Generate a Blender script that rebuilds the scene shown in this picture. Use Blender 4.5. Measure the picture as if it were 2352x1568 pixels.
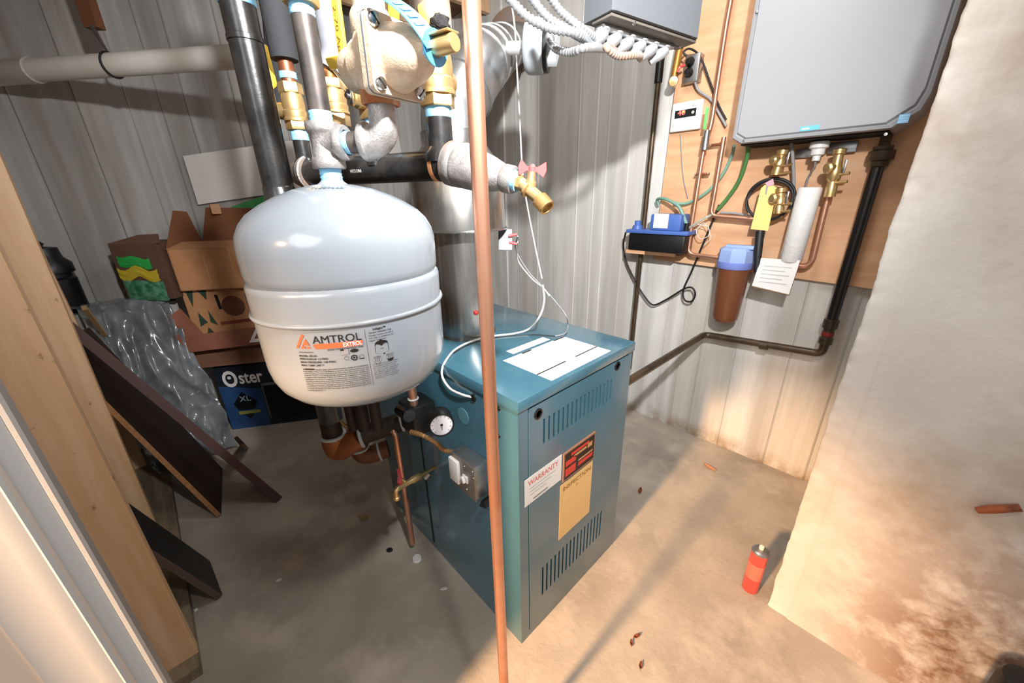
import bpy, bmesh, math, random
import numpy as np
from mathutils import Vector, Matrix, noise

for o in list(bpy.data.objects):
    bpy.data.objects.remove(o)
SC = bpy.context.scene
COL = SC.collection
random.seed(7)

# ------------------------------------------------------------------ camera
IMG = (2352.0, 1568.0)
FPX = 864.0
PITCH, ROLL, YAW = 0.3679, 0.0221, 0.8133
CAM = np.array([0.0, 0.0, 1.44])
_f = np.array([-math.sin(YAW) * math.cos(PITCH), math.cos(YAW) * math.cos(PITCH), -math.sin(PITCH)])
_r0 = np.array([math.cos(YAW), math.sin(YAW), 0.0])
_d0 = np.cross(_f, _r0)
_r = _r0 * math.cos(ROLL) + _d0 * math.sin(ROLL)
_d = -_r0 * math.sin(ROLL) + _d0 * math.cos(ROLL)
CM = np.array([_r, _d, _f])
cam_data = bpy.data.cameras.new('camera')
cam_data.sensor_width = 36.0
cam_data.lens = 36.0 * FPX / IMG[0]
cam_data.clip_start = 0.01
cam = bpy.data.objects.new('camera', cam_data)
COL.objects.link(cam)
cam.matrix_world = Matrix(((_r[0], -_d[0], -_f[0], CAM[0]), (_r[1], -_d[1], -_f[1], CAM[1]),
                           (_r[2], -_d[2], -_f[2], CAM[2]), (0, 0, 0, 1)))
SC.camera = cam

# ------------------------------------------------------------------ light
w = bpy.data.worlds.new('world'); SC.world = w; w.use_nodes = True
w.node_tree.nodes['Background'].inputs[0].default_value = (.96, .985, 1.0, 1)
w.node_tree.nodes['Background'].inputs[1].default_value = 0.5
SC.view_settings.view_transform = 'Standard'
SC.view_settings.look = 'None'
SC.view_settings.gamma = 1.0
SC.view_settings.use_curve_mapping = False
SC.view_settings.exposure = 0.37

def lamp(name, kind, loc, energy, color, size=0.2, aim=None, spot=None, blend=.5):
    l = bpy.data.lights.new(name, kind)
    l.energy = energy; l.color = color
    if kind == 'AREA':
        l.shape = 'DISK'; l.size = size
    else:
        l.shadow_soft_size = size
    if kind == 'SPOT':
        l.spot_size = spot; l.spot_blend = blend
    o = bpy.data.objects.new(name, l); COL.objects.link(o); o.location = loc
    if aim is not None:
        o.rotation_euler = (Vector(aim) - Vector(loc)).to_track_quat('-Z', 'Y').to_euler()
    return o
lamp('bounce_light', 'AREA', (0.3, -1.5, 2.5), 20, (.95, .98, 1.0), 1.3, aim=(-1.2, 1.8, 1.2))
lamp('overhead_fill', 'AREA', (-0.6, 1.1, 2.62), 14, (.96, .985, 1.0), .6, aim=(-1.1, 1.7, 0))  # added fill from above for back wall and boiler top, no fixture there
lamp('room_lamp', 'POINT', (0.12, 0.20, 2.06), 18.0, (.97, .98, 1.0), .035)
lamp('wall_fill_spot', 'SPOT', (0.14, 0.18, 2.08), 215, (.96, .98, 1.0), .035, aim=(-2.4, 1.9, 1.3), spot=math.radians(104), blend=.85)  # added spot that brightens the walls and spares the tank
lamp('hall_lamp', 'SPOT', (-0.50, -2.2, 2.1), 1080, (1.0, .61, .33), .12, aim=(-.42, 1.0, 0), spot=math.radians(32), blend=.65)

# ------------------------------------------------------------------ measuring helpers (photo pixel -> point in the room)
def ray(x, y):
    return CM.T @ np.array([(x - IMG[0] / 2) / FPX, (y - IMG[1] / 2) / FPX, 1.0])
def W(x, y, d):
    return CAM + d * ray(x, y)
def on(x, y, ax, v):
    r = ray(x, y); i = 'XYZ'.index(ax)
    return CAM + (v - CAM[i]) / r[i] * r
def zat(X, Y, y):
    """height on the plumb line through X, Y that the photo shows in row y"""
    k = (y - IMG[1] / 2) / FPX
    a = CM[1] - k * CM[2]
    return CAM[2] - (a[0] * X + a[1] * Y) / a[2]
def depth(p):
    return float(CM[2] @ (np.array(p) - CAM))
V3 = lambda *a: np.array(a, float)
def unit(v):
    v = np.array(v, float); return v / np.linalg.norm(v)

# ------------------------------------------------------------------ materials
def lin(h):
    h = h.lstrip('#'); out = []
    for i in (0, 2, 4):
        c = int(h[i:i + 2], 16) / 255
        out.append(c / 12.92 if c <= .04045 else ((c + .055) / 1.055) ** 2.4)
    return (*out, 1)
MATS = {}
def mat(name, col, rough=.5, metal=0.0, col2=None, scale=8, stretch=(1, 1, 1), lo=.35, hi=.65, bump=0.0, bscale=60, coat=0.0,
        trans=0.0, alpha=1.0, emit=None, estr=0, detail=4, rough2=None, dirt=None, dscale=3, ior=1.45):
    if name in MATS:
        return MATS[name]
    m = bpy.data.materials.new(name); m.use_nodes = True
    nt = m.node_tree; b = nt.nodes['Principled BSDF']
    b.inputs['Base Color'].default_value = lin(col)
    b.inputs['Roughness'].default_value = rough
    b.inputs['Metallic'].default_value = metal
    b.inputs['Coat Weight'].default_value = coat
    b.inputs['Coat Roughness'].default_value = .12
    b.inputs['Transmission Weight'].default_value = trans
    b.inputs['Alpha'].default_value = alpha
    b.inputs['IOR'].default_value = ior
    if emit:
        b.inputs['Emission Color'].default_value = lin(emit); b.inputs['Emission Strength'].default_value = estr
    tc = nt.nodes.new('ShaderNodeTexCoord'); mp = nt.nodes.new('ShaderNodeMapping')
    mp.inputs['Scale'].default_value = stretch
    nt.links.new(tc.outputs['Object'], mp.inputs['Vector'])
    last = None
    def noi(s, d=detail):
        n = nt.nodes.new('ShaderNodeTexNoise'); n.inputs['Scale'].default_value = s; n.inputs['Detail'].default_value = d
        n.inputs['Roughness'].default_value = .6
        nt.links.new(mp.outputs['Vector'], n.inputs['Vector']); return n
    def ramp(n, a, z):
        r = nt.nodes.new('ShaderNodeMapRange'); r.inputs['From Min'].default_value = a; r.inputs['From Max'].default_value = z
        nt.links.new(n.outputs['Fac'], r.inputs['Value']); return r
    def mix(fac, a, bcol):
        x = nt.nodes.new('ShaderNodeMix'); x.data_type = 'RGBA'
        nt.links.new(fac.outputs[0], x.inputs['Factor'])
        if isinstance(a, str): x.inputs['A'].default_value = lin(a)
        else: nt.links.new(a, x.inputs['A'])
        x.inputs['B'].default_value = lin(bcol); return x.outputs['Result']
    if col2:
        fac = ramp(noi(scale), lo, hi)
        last = mix(fac, col, col2)
        if rough2 is not None:
            mr = nt.nodes.new('ShaderNodeMapRange'); mr.inputs['To Min'].default_value = rough; mr.inputs['To Max'].default_value = rough2
            nt.links.new(fac.outputs[0], mr.inputs['Value']); nt.links.new(mr.outputs[0], b.inputs['Roughness'])
    if dirt:
        last = mix(ramp(noi(dscale, 6), .5, .72), last if last else col, dirt)
    if last:
        nt.links.new(last, b.inputs['Base Color'])
    if bump:
        bp = nt.nodes.new('ShaderNodeBump'); bp.inputs['Strength'].default_value = bump; bp.inputs['Distance'].default_value = .01
        nt.links.new(noi(bscale, 5).outputs['Fac'], bp.inputs['Height']); nt.links.new(bp.outputs[0], b.inputs['Normal'])
    MATS[name] = m
    return m

# ------------------------------------------------------------------ scene tree helpers
ORG = {}
def tag(o, label=None, cat=None, group=None, kind=None):
    if label: o['label'] = label
    if cat: o['category'] = cat
    if group: o['group'] = group
    if kind: o['kind'] = kind
    return o
def thing(name, loc, label, cat, group=None):
    o = bpy.data.objects.new(name, None); COL.objects.link(o)
    o.empty_display_size = .05
    o.location = [float(v) for v in loc]; ORG[o] = np.array(loc, float)
    return tag(o, label, cat, group)

class MB:
    """collects shapes given in room coordinates and links them as one mesh"""
    def __init__(s):
        s.v = []; s.f = []
    def add(s, vs, fs):
        n = len(s.v)
        s.v += [tuple(float(c) for c in v) for v in vs]
        s.f += [tuple(i + n for i in f) for f in fs]
        return s
    def box(s, c, size, R=None, bev=0.0):
        h = np.array(size, float) / 2; c = np.array(c, float)
        R = np.eye(3) if R is None else np.array(R, float)
        if bev <= 0:
            vs = [c + R @ (h * V3(x, y, z)) for z in (-1, 1) for y in (-1, 1) for x in (-1, 1)]
            return s.add(vs, [(0, 2, 3, 1), (4, 5, 7, 6), (0, 1, 5, 4), (2, 6, 7, 3), (0, 4, 6, 2), (1, 3, 7, 5)])
        bm = bmesh.new(); bmesh.ops.create_cube(bm, size=1)
        for v in bm.verts: v.co = Vector((v.co.x * size[0], v.co.y * size[1], v.co.z * size[2]))
        bmesh.ops.bevel(bm, geom=list(bm.edges), offset=bev, segments=2, profile=.5, affect='EDGES')
        bm.verts.index_update()
        vs = [c + R @ np.array(v.co) for v in bm.verts]; fs = [[v.index for v in f.verts] for f in bm.faces]
        bm.free()
        return s.add(vs, fs)
    def span(s, a, b, bev=0.0):
        a = np.array(a, float); b = np.array(b, float)
        return s.box((a + b) / 2, np.abs(b - a), None, bev)
    def lathe(s, o, ax, prof, seg=24, R=None, ang=None):
        """prof: list of (radius, height along ax)"""
        o = np.array(o, float); F = frame(ax) if R is None else R
        vs = []; fs = []; n = len(prof)
        for i in range(seg):
            a = 2 * math.pi * i / seg
            for r, h in prof:
                vs.append(o + F @ V3(r * math.cos(a), r * math.sin(a), h))
        for i in range(seg):
            j = (i + 1) % seg
            for k in range(n - 1):
                if prof[k][0] < 1e-7 and prof[k + 1][0] < 1e-7: continue
                fs.append((i * n + k, j * n + k, j * n + k + 1, i * n + k + 1))
        if prof[0][0] > 1e-7: fs.append(tuple(i * n for i in reversed(range(seg))))
        if prof[-1][0] > 1e-7: fs.append(tuple(i * n + n - 1 for i in range(seg)))
        return s.add(vs, fs)
    def cyl(s, a, b, r, r2=None, seg=20):
        a = np.array(a, float); b = np.array(b, float); L = np.linalg.norm(b - a)
        return s.lathe(a, b - a, [(r, 0), (r if r2 is None else r2, L)], seg)
    def tube(s, pts, r, seg=12, caps=True):
        """r: number or list of radii"""
        P = [np.array(p, float) for p in pts]; n = len(P)
        rs = r if hasattr(r, '__len__') else [r] * n
        T = []
        for i in range(n):
            T.append(unit(P[min(i + 1, n - 1)] - P[max(i - 1, 0)]))
        u = np.cross(T[0], V3(0, 0, 1))
        if np.linalg.norm(u) < .1: u = np.cross(T[0], V3(1, 0, 0))
        u = unit(u); vs = []; fs = []
        for i in range(n):
            u = unit(u - T[i] * (u @ T[i])); w2 = np.cross(T[i], u)
            for k in range(seg):
                a = 2 * math.pi * k / seg
                vs.append(P[i] + rs[i] * (u * math.cos(a) + w2 * math.sin(a)))
        for i in range(n - 1):
            for k in range(seg):
                k2 = (k + 1) % seg
                fs.append((i * seg + k, i * seg + k2, (i + 1) * seg + k2, (i + 1) * seg + k))
        if caps:
            fs.append(tuple(reversed(range(seg)))); fs.append(tuple((n - 1) * seg + k for k in range(seg)))
        return s.add(vs, fs)
    def prism(s, poly, o, u, v, t):
        """2d outline in the frame o, u, v, thickened by the vector t"""
        o, u, v, t = (np.array(q, float) for q in (o, u, v, t)); n = len(poly)
        a = [o + u * p[0] + v * p[1] for p in poly]
        vs = a + [p + t for p in a]
        fs = [tuple(range(n)), tuple(reversed(range(n, 2 * n)))]
        fs += [(i, i + n, (i + 1) % n + n, (i + 1) % n) for i in range(n)]
        return s.add(vs, fs)
    def quad(s, pts):
        return s.add(pts, [tuple(range(len(pts)))])
    def grid(s, fn, nu, nv):
        vs = [fn(i / nu, j / nv) for i in range(nu + 1) for j in range(nv + 1)]
        fs = [(i * (nv + 1) + j, (i + 1) * (nv + 1) + j, (i + 1) * (nv + 1) + j + 1, i * (nv + 1) + j + 1) for i in range(nu) for j in range(nv)]
        return s.add(vs, fs)
    def ball(s, c, r, seg=12, rings=8):
        return s.lathe(c, (0, 0, 1), [(r * math.sin(math.pi * i / rings) if 0 < i < rings else 0, -r * math.cos(math.pi * i / rings)) for i in range(rings + 1)], seg)
    def build(s, name, m, parent=None, smooth=40, label=None, cat=None, group=None, kind=None, recalc=True, base=None):
        v = np.array(s.v, float)
        if parent is not None:
            org = ORG[parent]
        else:
            org = np.array([(v[:, 0].min() + v[:, 0].max()) / 2, (v[:, 1].min() + v[:, 1].max()) / 2, v[:, 2].min()]) if base is None else np.array(base, float)
        me = bpy.data.meshes.new(name)
        me.from_pydata((v - org).tolist(), [], s.f)
        me.validate()
        if recalc:
            bm = bmesh.new(); bm.from_mesh(me); bmesh.ops.recalc_face_normals(bm, faces=list(bm.faces)); bm.to_mesh(me); bm.free()
        me.materials.append(m)
        if smooth:
            me.polygons.foreach_set('use_smooth', [True] * len(me.polygons))
            me.set_sharp_from_angle(angle=math.radians(smooth))
        o = bpy.data.objects.new(name, me); COL.objects.link(o)
        if parent is not None: o.parent = parent
        else: o.location = org.tolist()
        ORG[o] = org
        return tag(o, label, cat, group, kind)

def frame(ax, hint=None):
    z = unit(ax); h = V3(*hint) if hint is not None else (V3(0, 0, 1) if abs(z[2]) < .9 else V3(1, 0, 0))
    x = unit(h - z * (h @ z)); y = np.cross(z, x)
    return np.array([x, y, z]).T

def fillet(pts, rad, n=6):
    P = [np.array(p, float) for p in pts]; out = [P[0]]
    for i in range(1, len(P) - 1):
        a = P[i - 1] - P[i]; b = P[i + 1] - P[i]
        r = min(rad, np.linalg.norm(a) * .49, np.linalg.norm(b) * .49)
        p = P[i] + unit(a) * r; q = P[i] + unit(b) * r
        for k in range(n + 1):
            t = k / n
            out.append((1 - t) ** 2 * p + 2 * t * (1 - t) * P[i] + t * t * q)
    out.append(P[-1]); return out

def spline(pts, n=10):
    P = [np.array(p, float) for p in pts]; P = [2 * P[0] - P[1]] + P + [2 * P[-1] - P[-2]]; out = []
    for i in range(1, len(P) - 2):
        for k in range(n):
            t = k / n
            out.append(.5 * (2 * P[i] + (P[i + 1] - P[i - 1]) * t + (2 * P[i - 1] - 5 * P[i] + 4 * P[i + 1] - P[i + 2]) * t * t
                             + (3 * P[i] - P[i - 1] - 3 * P[i + 1] + P[i + 2]) * t ** 3))
    out.append(P[-2]); return out

def resample(pts, step):
    P = np.array(pts, float); L = np.r_[0, np.cumsum(np.linalg.norm(np.diff(P, axis=0), axis=1))]
    n = max(2, int(L[-1] / step)); t = np.linspace(0, L[-1], n + 1)
    return np.array([np.interp(t, L, P[:, k]) for k in range(3)]).T

_txt = {}
def text2d(s, size=1.0, align='LEFT', bold=0.0):
    """outline of a line of lettering as flat 2d mesh data"""
    k = (s, bold)
    if k not in _txt:
        cu = bpy.data.curves.new('t', 'FONT'); cu.body = s; cu.size = 1; cu.offset = bold; cu.resolution_u = 3
        cu.fill_mode = 'FRONT'
        o = bpy.data.objects.new('t', cu); COL.objects.link(o)
        dg = bpy.context.evaluated_depsgraph_get()
        me = bpy.data.meshes.new_from_object(o.evaluated_get(dg))
        v = np.array([(q.co.x, q.co.y) for q in me.vertices]) if len(me.vertices) else np.zeros((0, 2))
        f = [tuple(p.vertices) for p in me.polygons]
        bpy.data.objects.remove(o); bpy.data.curves.remove(cu); bpy.data.meshes.remove(me)
        _txt[k] = (v, f)
    v, f = _txt[k]; v = v * size
    if len(v):
        if align == 'CENTER': v = v - np.array([(v[:, 0].max() + v[:, 0].min()) / 2, 0])
        if align == 'RIGHT': v = v - np.array([v[:, 0].max(), 0])
    return v, f
def text_w(s, width, **k):
    v, f = text2d(s, 1.0, **k); wd = v[:, 0].max() - v[:, 0].min()
    return v, f, wd
def lettering(mb, s, o, u, v, size, align='LEFT', width=None, bold=0.0):
    """adds a line of lettering to mb, lying in the plane o, u, v"""
    p, f = text2d(s, size, align, bold)
    if not len(p): return mb
    if width:
        p = p * np.array([width / (p[:, 0].max() - p[:, 0].min()), 1])
    o, u, v = (np.array(q, float) for q in (o, u, v))
    return mb.add([o + u * a + v * b for a, b in p], f)

# ------------------------------------------------------------------ palette
m_floor = mat('concrete_floor', '#b0a495', .8, col2='#8f8579', scale=2.2, lo=.35, hi=.7, bump=.25, bscale=45, dirt='#b9ac9d', dscale=5)
m_wall = mat('concrete_board_formed', '#b1aea9', .85, col2='#8d8a85', scale=1.0, stretch=(9, 9, .5), lo=.38, hi=.72, bump=.2, bscale=30, dirt='#867e74', dscale=.6)
m_wallb = mat('concrete_back_wall_lit', '#dbd8d2', .85, col2='#b1ada6', scale=1.0, stretch=(9, 9, .45), lo=.36, hi=.70, bump=.2, bscale=30, dirt='#b8aea2', dscale=.6)  # left wall's concrete repeated lighter, the stronger light put into its colour
m_pillar = mat('concrete_rough', '#cac4bd', .9, col2='#b9b1a9', scale=3.5, lo=.3, hi=.75, bump=.15, bscale=40, dirt='#9c8b78', dscale=2.0)
def stain_mask(m, col, lo, hi, scale, region):
    # brown water stain with ragged edges on a patch given in object coordinates (x0, x1, z0, z1)
    nt = m.node_tree; b = nt.nodes['Principled BSDF']; src = b.inputs['Base Color'].links[0].from_socket
    tc = nt.nodes.new('ShaderNodeTexCoord'); sp = nt.nodes.new('ShaderNodeSeparateXYZ'); nt.links.new(tc.outputs['Object'], sp.inputs[0])
    n = nt.nodes.new('ShaderNodeTexNoise'); n.inputs['Scale'].default_value = scale; n.inputs['Detail'].default_value = 7; n.inputs['Roughness'].default_value = .65
    nt.links.new(tc.outputs['Object'], n.inputs['Vector'])
    def rng(sock, a, z):
        r = nt.nodes.new('ShaderNodeMapRange'); r.inputs['From Min'].default_value = a; r.inputs['From Max'].default_value = z; nt.links.new(sock, r.inputs['Value']); return r.outputs[0]
    def mul(p, q):
        k = nt.nodes.new('ShaderNodeMath'); k.operation = 'MULTIPLY'; nt.links.new(p, k.inputs[0]); nt.links.new(q, k.inputs[1]); return k.outputs[0]
    f = mul(mul(rng(sp.outputs['X'], region[0], region[1]), rng(sp.outputs['Z'], region[2], region[3])), rng(n.outputs['Fac'], lo, hi))
    x = nt.nodes.new('ShaderNodeMix'); x.data_type = 'RGBA'; nt.links.new(f, x.inputs['Factor']); nt.links.new(src, x.inputs['A']); x.inputs['B'].default_value = lin(col)
    nt.links.new(x.outputs['Result'], b.inputs['Base Color'])
m_ceil = mat('subfloor_boards', '#8a6b4c', .8, col2='#6e5238', scale=3, stretch=(1, 12, 1))
m_white = mat('white_paint', '#a3a2a1', .35, coat=.2, bump=.03, bscale=20)
m_drywall = mat('cream_paint', '#a29991', .7)
m_pine = mat('pine', '#e4bf99', .6, col2='#cf9f70', scale=2.2, stretch=(9, 9, .8), lo=.4, hi=.75, bump=.08, bscale=20, dirt='#d8ac80', dscale=1.2)
m_ply = mat('plywood', '#d8a880', .6, col2='#c08a60', scale=1.6, stretch=(1.2, 1, 7), lo=.42, hi=.75, bump=.06, bscale=15, dirt='#d8ae88', dscale=2.5)
m_blue = mat('boiler_enamel', '#40697a', .24, col2='#3b6370', scale=3, coat=.7, bump=.02, bscale=90)
m_black = mat('black_paint', '#141414', .4)
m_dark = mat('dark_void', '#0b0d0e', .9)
m_tank = mat('tank_enamel', '#8b9197', .22, coat=.6)
m_galv = mat('galvanised_steel', '#aeb0b1', .3, metal=.9, col2='#8e8c89', scale=14, rough2=.45)
m_galv2 = mat('shiny_sheet_steel', '#bdbcb9', .18, metal=.95, col2='#8f8a84', scale=5, stretch=(4, 4, .6), rough2=.32)
m_copper = mat('copper', '#e0a98d', .28, metal=.85, col2='#d09475', scale=9, rough2=.42)
m_copper_d = mat('dull_copper', '#a86648', .45, metal=.75, col2='#7d4a34', scale=12)
m_brass = mat('brass', '#d3b47f', .32, metal=.8, col2='#bf9c66', scale=20, rough2=.42)
m_bronze = mat('bronze_casting', '#d9c3a9', .48, metal=.35, col2='#c9ae92', scale=60, bump=.2, bscale=300)
m_steel = mat('black_steel_pipe', '#1d1d1e', .3, metal=.3, col2='#343230', scale=30, coat=.3, bump=.05, bscale=200)
m_steel_m = mat('mill_scale_pipe', '#3b3837', .38, metal=.5, col2='#5a504a', scale=25, rough2=.5)
m_iron = mat('cast_iron', '#b0aaa6', .42, metal=.65, col2='#8f8985', scale=50, bump=.25, bscale=350)
m_rust = mat('rusty_iron', '#8d6a52', .6, metal=.4, col2='#7a7470', scale=18, bump=.3, bscale=250)
m_tape = mat('pale_blue_thread_sealant', '#8fc6e6', .5, col2='#78b4d8', scale=120)
m_yellow = mat('yellow_vinyl', '#e8bf3e', .4)
m_red = mat('red_paint', '#c8504e', .35)
m_rub = mat('grey_foam_insulation', '#7f7f84', .8, col2='#6a6a6e', scale=10, bump=.1, bscale=60)
m_rubk = mat('black_foam_insulation', '#2a2a2c', .85, bump=.15, bscale=60)
m_chrome = mat('zinc_plate', '#c9c9c8', .2, metal=1.0)
m_armor = mat('armoured_cable_steel', '#b4b6b8', .38, metal=.65)
m_plabel = mat('label_paper', '#dcdad6', .5)
m_ink = mat('black_ink', '#17120f', .6)
m_orange = mat('orange_ink', '#e8613a', .5)
m_whiteink = mat('white_ink', '#efe9e2', .5)
m_redink = mat('red_ink', '#cf6a62', .5)
m_card = mat('cardboard', '#b9855c', .85, col2='#a9764e', scale=5, bump=.05, bscale=40)
m_card_d = mat('dark_cardboard', '#8a6047', .85, col2='#765039', scale=5)
m_wire = mat('white_cable', '#d5d0cb', .5)
m_wireg = mat('grey_cable', '#8f8f90', .5)
m_cord = mat('black_cord', '#1b1b1c', .5)
m_pvc = mat('pvc_pipe', '#e2dcd2', .45, col2='#d2c9bc', scale=4)
m_grey = mat('heater_grey_enamel', '#929294', .38, coat=.15)

stain_mask(m_wallb, '#8f7350', .40, .62, 8, (-10, -9, .11, .0))
stain_mask(m_pine, '#7d4f2c', .64, .72, 13, (-20, -19, -20, -19))
stain_mask(m_pillar, '#6f4f36', .30, .55, 9, (-.72, -.35, .85, .25))
# ------------------------------------------------------------------ the room
YB, XL, YP = 2.212, -3.3, 1.346
def structure(mb, name, m, **k):
    return mb.build(name, m, kind='structure', **k)
structure(MB().span((-4.6, -3.2, -.08), (3.2, 2.5, 0)), 'floor', m_floor, smooth=0)

def board_formed(name, a, b, n, out, m_=None, H=2.75):
    """concrete wall that keeps the print of the vertical form boards: strips stand proud by a few millimetres, with thin fins between"""
    a = np.array(a, float); b = np.array(b, float); L = np.linalg.norm(b - a); u = (b - a) / L; out = np.array(out, float)
    mb = MB(); x = 0; rnd = random.Random(n); prof = []
    while x < L:
        wd = rnd.uniform(.07, .135); d = rnd.uniform(0, .007)
        prof += [(x + .002, d), (min(x + wd - .008, L), d)]
        if rnd.random() < .6: prof += [(x + wd - .005, d + rnd.uniform(.003, .009)), (x + wd - .001, d + .002)]
        x += wd
    nz = 10
    rows = []
    for k in range(nz + 1):
        z = H * k / nz
        rows.append([a + u * min(p[0], L) + out * (p[1] + .002 * noise.noise(Vector((p[0] * 9, z * 1.3, n)))) + V3(0, 0, z) for p in prof])
    m = len(prof)
    mb.add([p for r in rows for p in r], [(k * m + i, k * m + i + 1, (k + 1) * m + i + 1, (k + 1) * m + i) for k in range(nz) for i in range(m - 1)])
    mb.span(a - out * .2 - u * .0 + V3(0, 0, 0), b - out * .012 + V3(0, 0, H))
    return structure(mb, name, m_ or m_wall, smooth=25, recalc=False)
board_formed('wall_back', (XL, YB, 0), (1.6, YB, 0), 3, (0, -1, 0), m_wallb)
board_formed('wall_left', (XL, -1.2, 0), (XL, YB, 0), 5, (1, 0, 0))

# concrete wall end on the right: broken edge, rough patched foot
def pil(u, v):
    x = -.05 + 1.5 * u ** 1.6; z = 2.75 * v
    y = YP
    rough = max(0, min(1, (x - .10 - .25 * (z - .1)) * 3.0)) * max(0, min(1, (.95 - z) * 2.5))
    foot = max(0, .16 - z) / .16
    ch = noise.fractal(Vector((x * 30, z * 42, 4)), 1.0, 2.0, 5) * max(0, .55 + noise.noise(Vector((x * 4, z * 5, 8))) * 1.6)
    y += -.0015 * noise.fractal(Vector((x * 5, z * 5, 1.3)), 1.0, 2.0, 3) - rough * .028 * max(0, ch) - .025 * foot * foot
    y += .0045 if -.05 < x < .012 + .004 * noise.noise(Vector((z * 9, 1, 1))) else 0
    if u < .10:
        e = 1 - u / .10
        q_ = .55 + .9 * noise.noise(Vector((z * 2.3, 5, 5)))
        y += .006 * e * e + .005 * e * noise.noise(Vector((z * 30, 3, 1)))
        x += e ** 3 * (.009 * q_ * noise.fractal(Vector((z * 13, 7, 2)), 1.0, 2.3, 6) + .006 * noise.noise(Vector((z * 4, 2, 2))))
    return (x, y, z)
mb = MB().grid(pil, 150, 320)
n = 321
mb.add([V3(*pil(0, j / 320)) for j in range(n)] + [V3(pil(0, j / 320)[0] + .01, 1.62, 2.75 * j / 320) for j in range(n)],
       [(j, j + 1, n + j + 1, n + j) for j in range(n - 1)])
mb.quad([(-.04, 1.62, 0), (1.45, 1.62, 0), (1.45, 1.62, 2.75), (-.04, 1.62, 2.75)])
mb.quad([(-.04, 1.36, 2.75), (1.45, 1.36, 2.75), (1.45, 1.62, 2.75), (-.04, 1.62, 2.75)])
pillar = structure(mb, 'wall_right', m_pillar, smooth=60, recalc=False)
p = on(2245, 1172, 'Y', YP - .012); q = on(2345, 1166, 'Y', YP - .012)
MB().tube([p, (p * 2 + q) / 3 + V3(0, -.004, .004), q], [.008, .011, .009], 8).build('rusty_stub', mat('rust_brown', '#8a4a2c', .9, col2='#5f3520', scale=40), pillar, label='rusty brown stub bedded in the wall')

# ceiling: boards on joists
structure(MB().span((XL - .1, -1.3, 2.75), (1.6, 2.3, 2.79)), 'ceiling', m_ceil, smooth=0)
for i in range(8):
    x = -3.0 + .5 * i
    structure(MB().span((x - .019, -1.3, 2.65), (x + .019, 2.2, 2.75)), 'trim_%d' % (10 + i), m_pine, smooth=0)

# stud partition at the left and its white door casing
def stud(p0, p1, label, w=.14, t=.038):
    """p0, p1: near inner edge at foot and head"""
    p0 = np.array(p0); p1 = np.array(p1)
    mb = MB().prism([(0, 0), (-t, 0), (-t, -w), (0, -w)], p0, (1, 0, 0), (0, 1, 0), p1 - p0)
    return mb.build('wall_stud', m_pine, smooth=0, label=label, cat='stud', group='studs of the unfinished partition')
a = on(456, 1497, 'Z', .04); b = on(0, 576, 'X', a[0]); k = (2.65 - a[2]) / (b[2] - a[2])
stud(a, a + (b - a) * k, 'knotty pine stud nearest the white door casing')
a2 = on(360, 1205, 'Z', .04); b2 = on(0, 356, 'X', a2[0]); k = (2.65 - a2[2]) / (b2[2] - a2[2])
stud(a2, a2 + (b2 - a2) * k, 'second pine stud, just behind the nearest one')
a3 = on(137, 660, 'X', -2.75); b3 = on(54, 490, 'X', -2.75); k = (2.65 - a3[2]) / (b3[2] - a3[2]); k0 = (.04 - a3[2]) / (b3[2] - a3[2])
stud(a3 + (b3 - a3) * k0, a3 + (b3 - a3) * k, 'thin far stud showing as a sliver beside the dark pump', t=.03)
MB().span((-3.2, a[1] - .142, 0), (-1.27, a[1] - .003, .04)).build('sole_plate', mat('weathered_wood', '#8f7d66', .8, col2='#6d5f4e', scale=3, stretch=(2, 9, 9)),
    label='weathered wooden sole plate under the pine studs', cat='plate', smooth=0)
structure(MB().span((-3.3, a[1] - .26, 0), (-.72, a[1] - .235, 2.75)), 'wall_partition', m_drywall, smooth=0)
# casing: moulded profile, plumb, facing +X
XC, YC = -.64, -.1475
prof = [(0, .0), (0, .016), (.003, .0185), (.007, .0175), (.0085, .013), (.026, .0115), (.029, .015), (.033, .0155), (.036, .0105), (.052, .009),
        (.056, .0065), (.09, .0065)]
mb = MB()
poly = [(-y, x) for y, x in prof] + [(-.09, 0)]
mb.prism([(x, y) for y, x in poly], (XC, YC, 0), (1, 0, 0), (0, 1, 0), (0, 0, 2.7))
structure(mb, 'trim_1', m_white, smooth=35)
structure(MB().span((XC - .018, YC - .3, 0), (XC, YC - .003, 2.7)), 'trim_2', m_white, smooth=0)
structure(MB().span((XC - .07, -1.5, 0), (XC + .004, YC - .082, 2.75)), 'wall_entry', m_drywall, smooth=0)

# plywood board on the back wall
pb = on(1501, 596, 'Y', 2.18); pt = on(1537, 305, 'Y', 2.18)
mb = MB().prism([(pb[0], 1.075), (.35, 1.03), (.35, 2.46), (pb[0] + .02, 2.46)], (0, 2.178, 0), (1, 0, 0), (0, 0, 1), (0, .016, 0))
mb.build('plywood_board', m_ply, smooth=0, label='large plywood backing board on the concrete wall behind the wall heater', cat='board')

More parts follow.
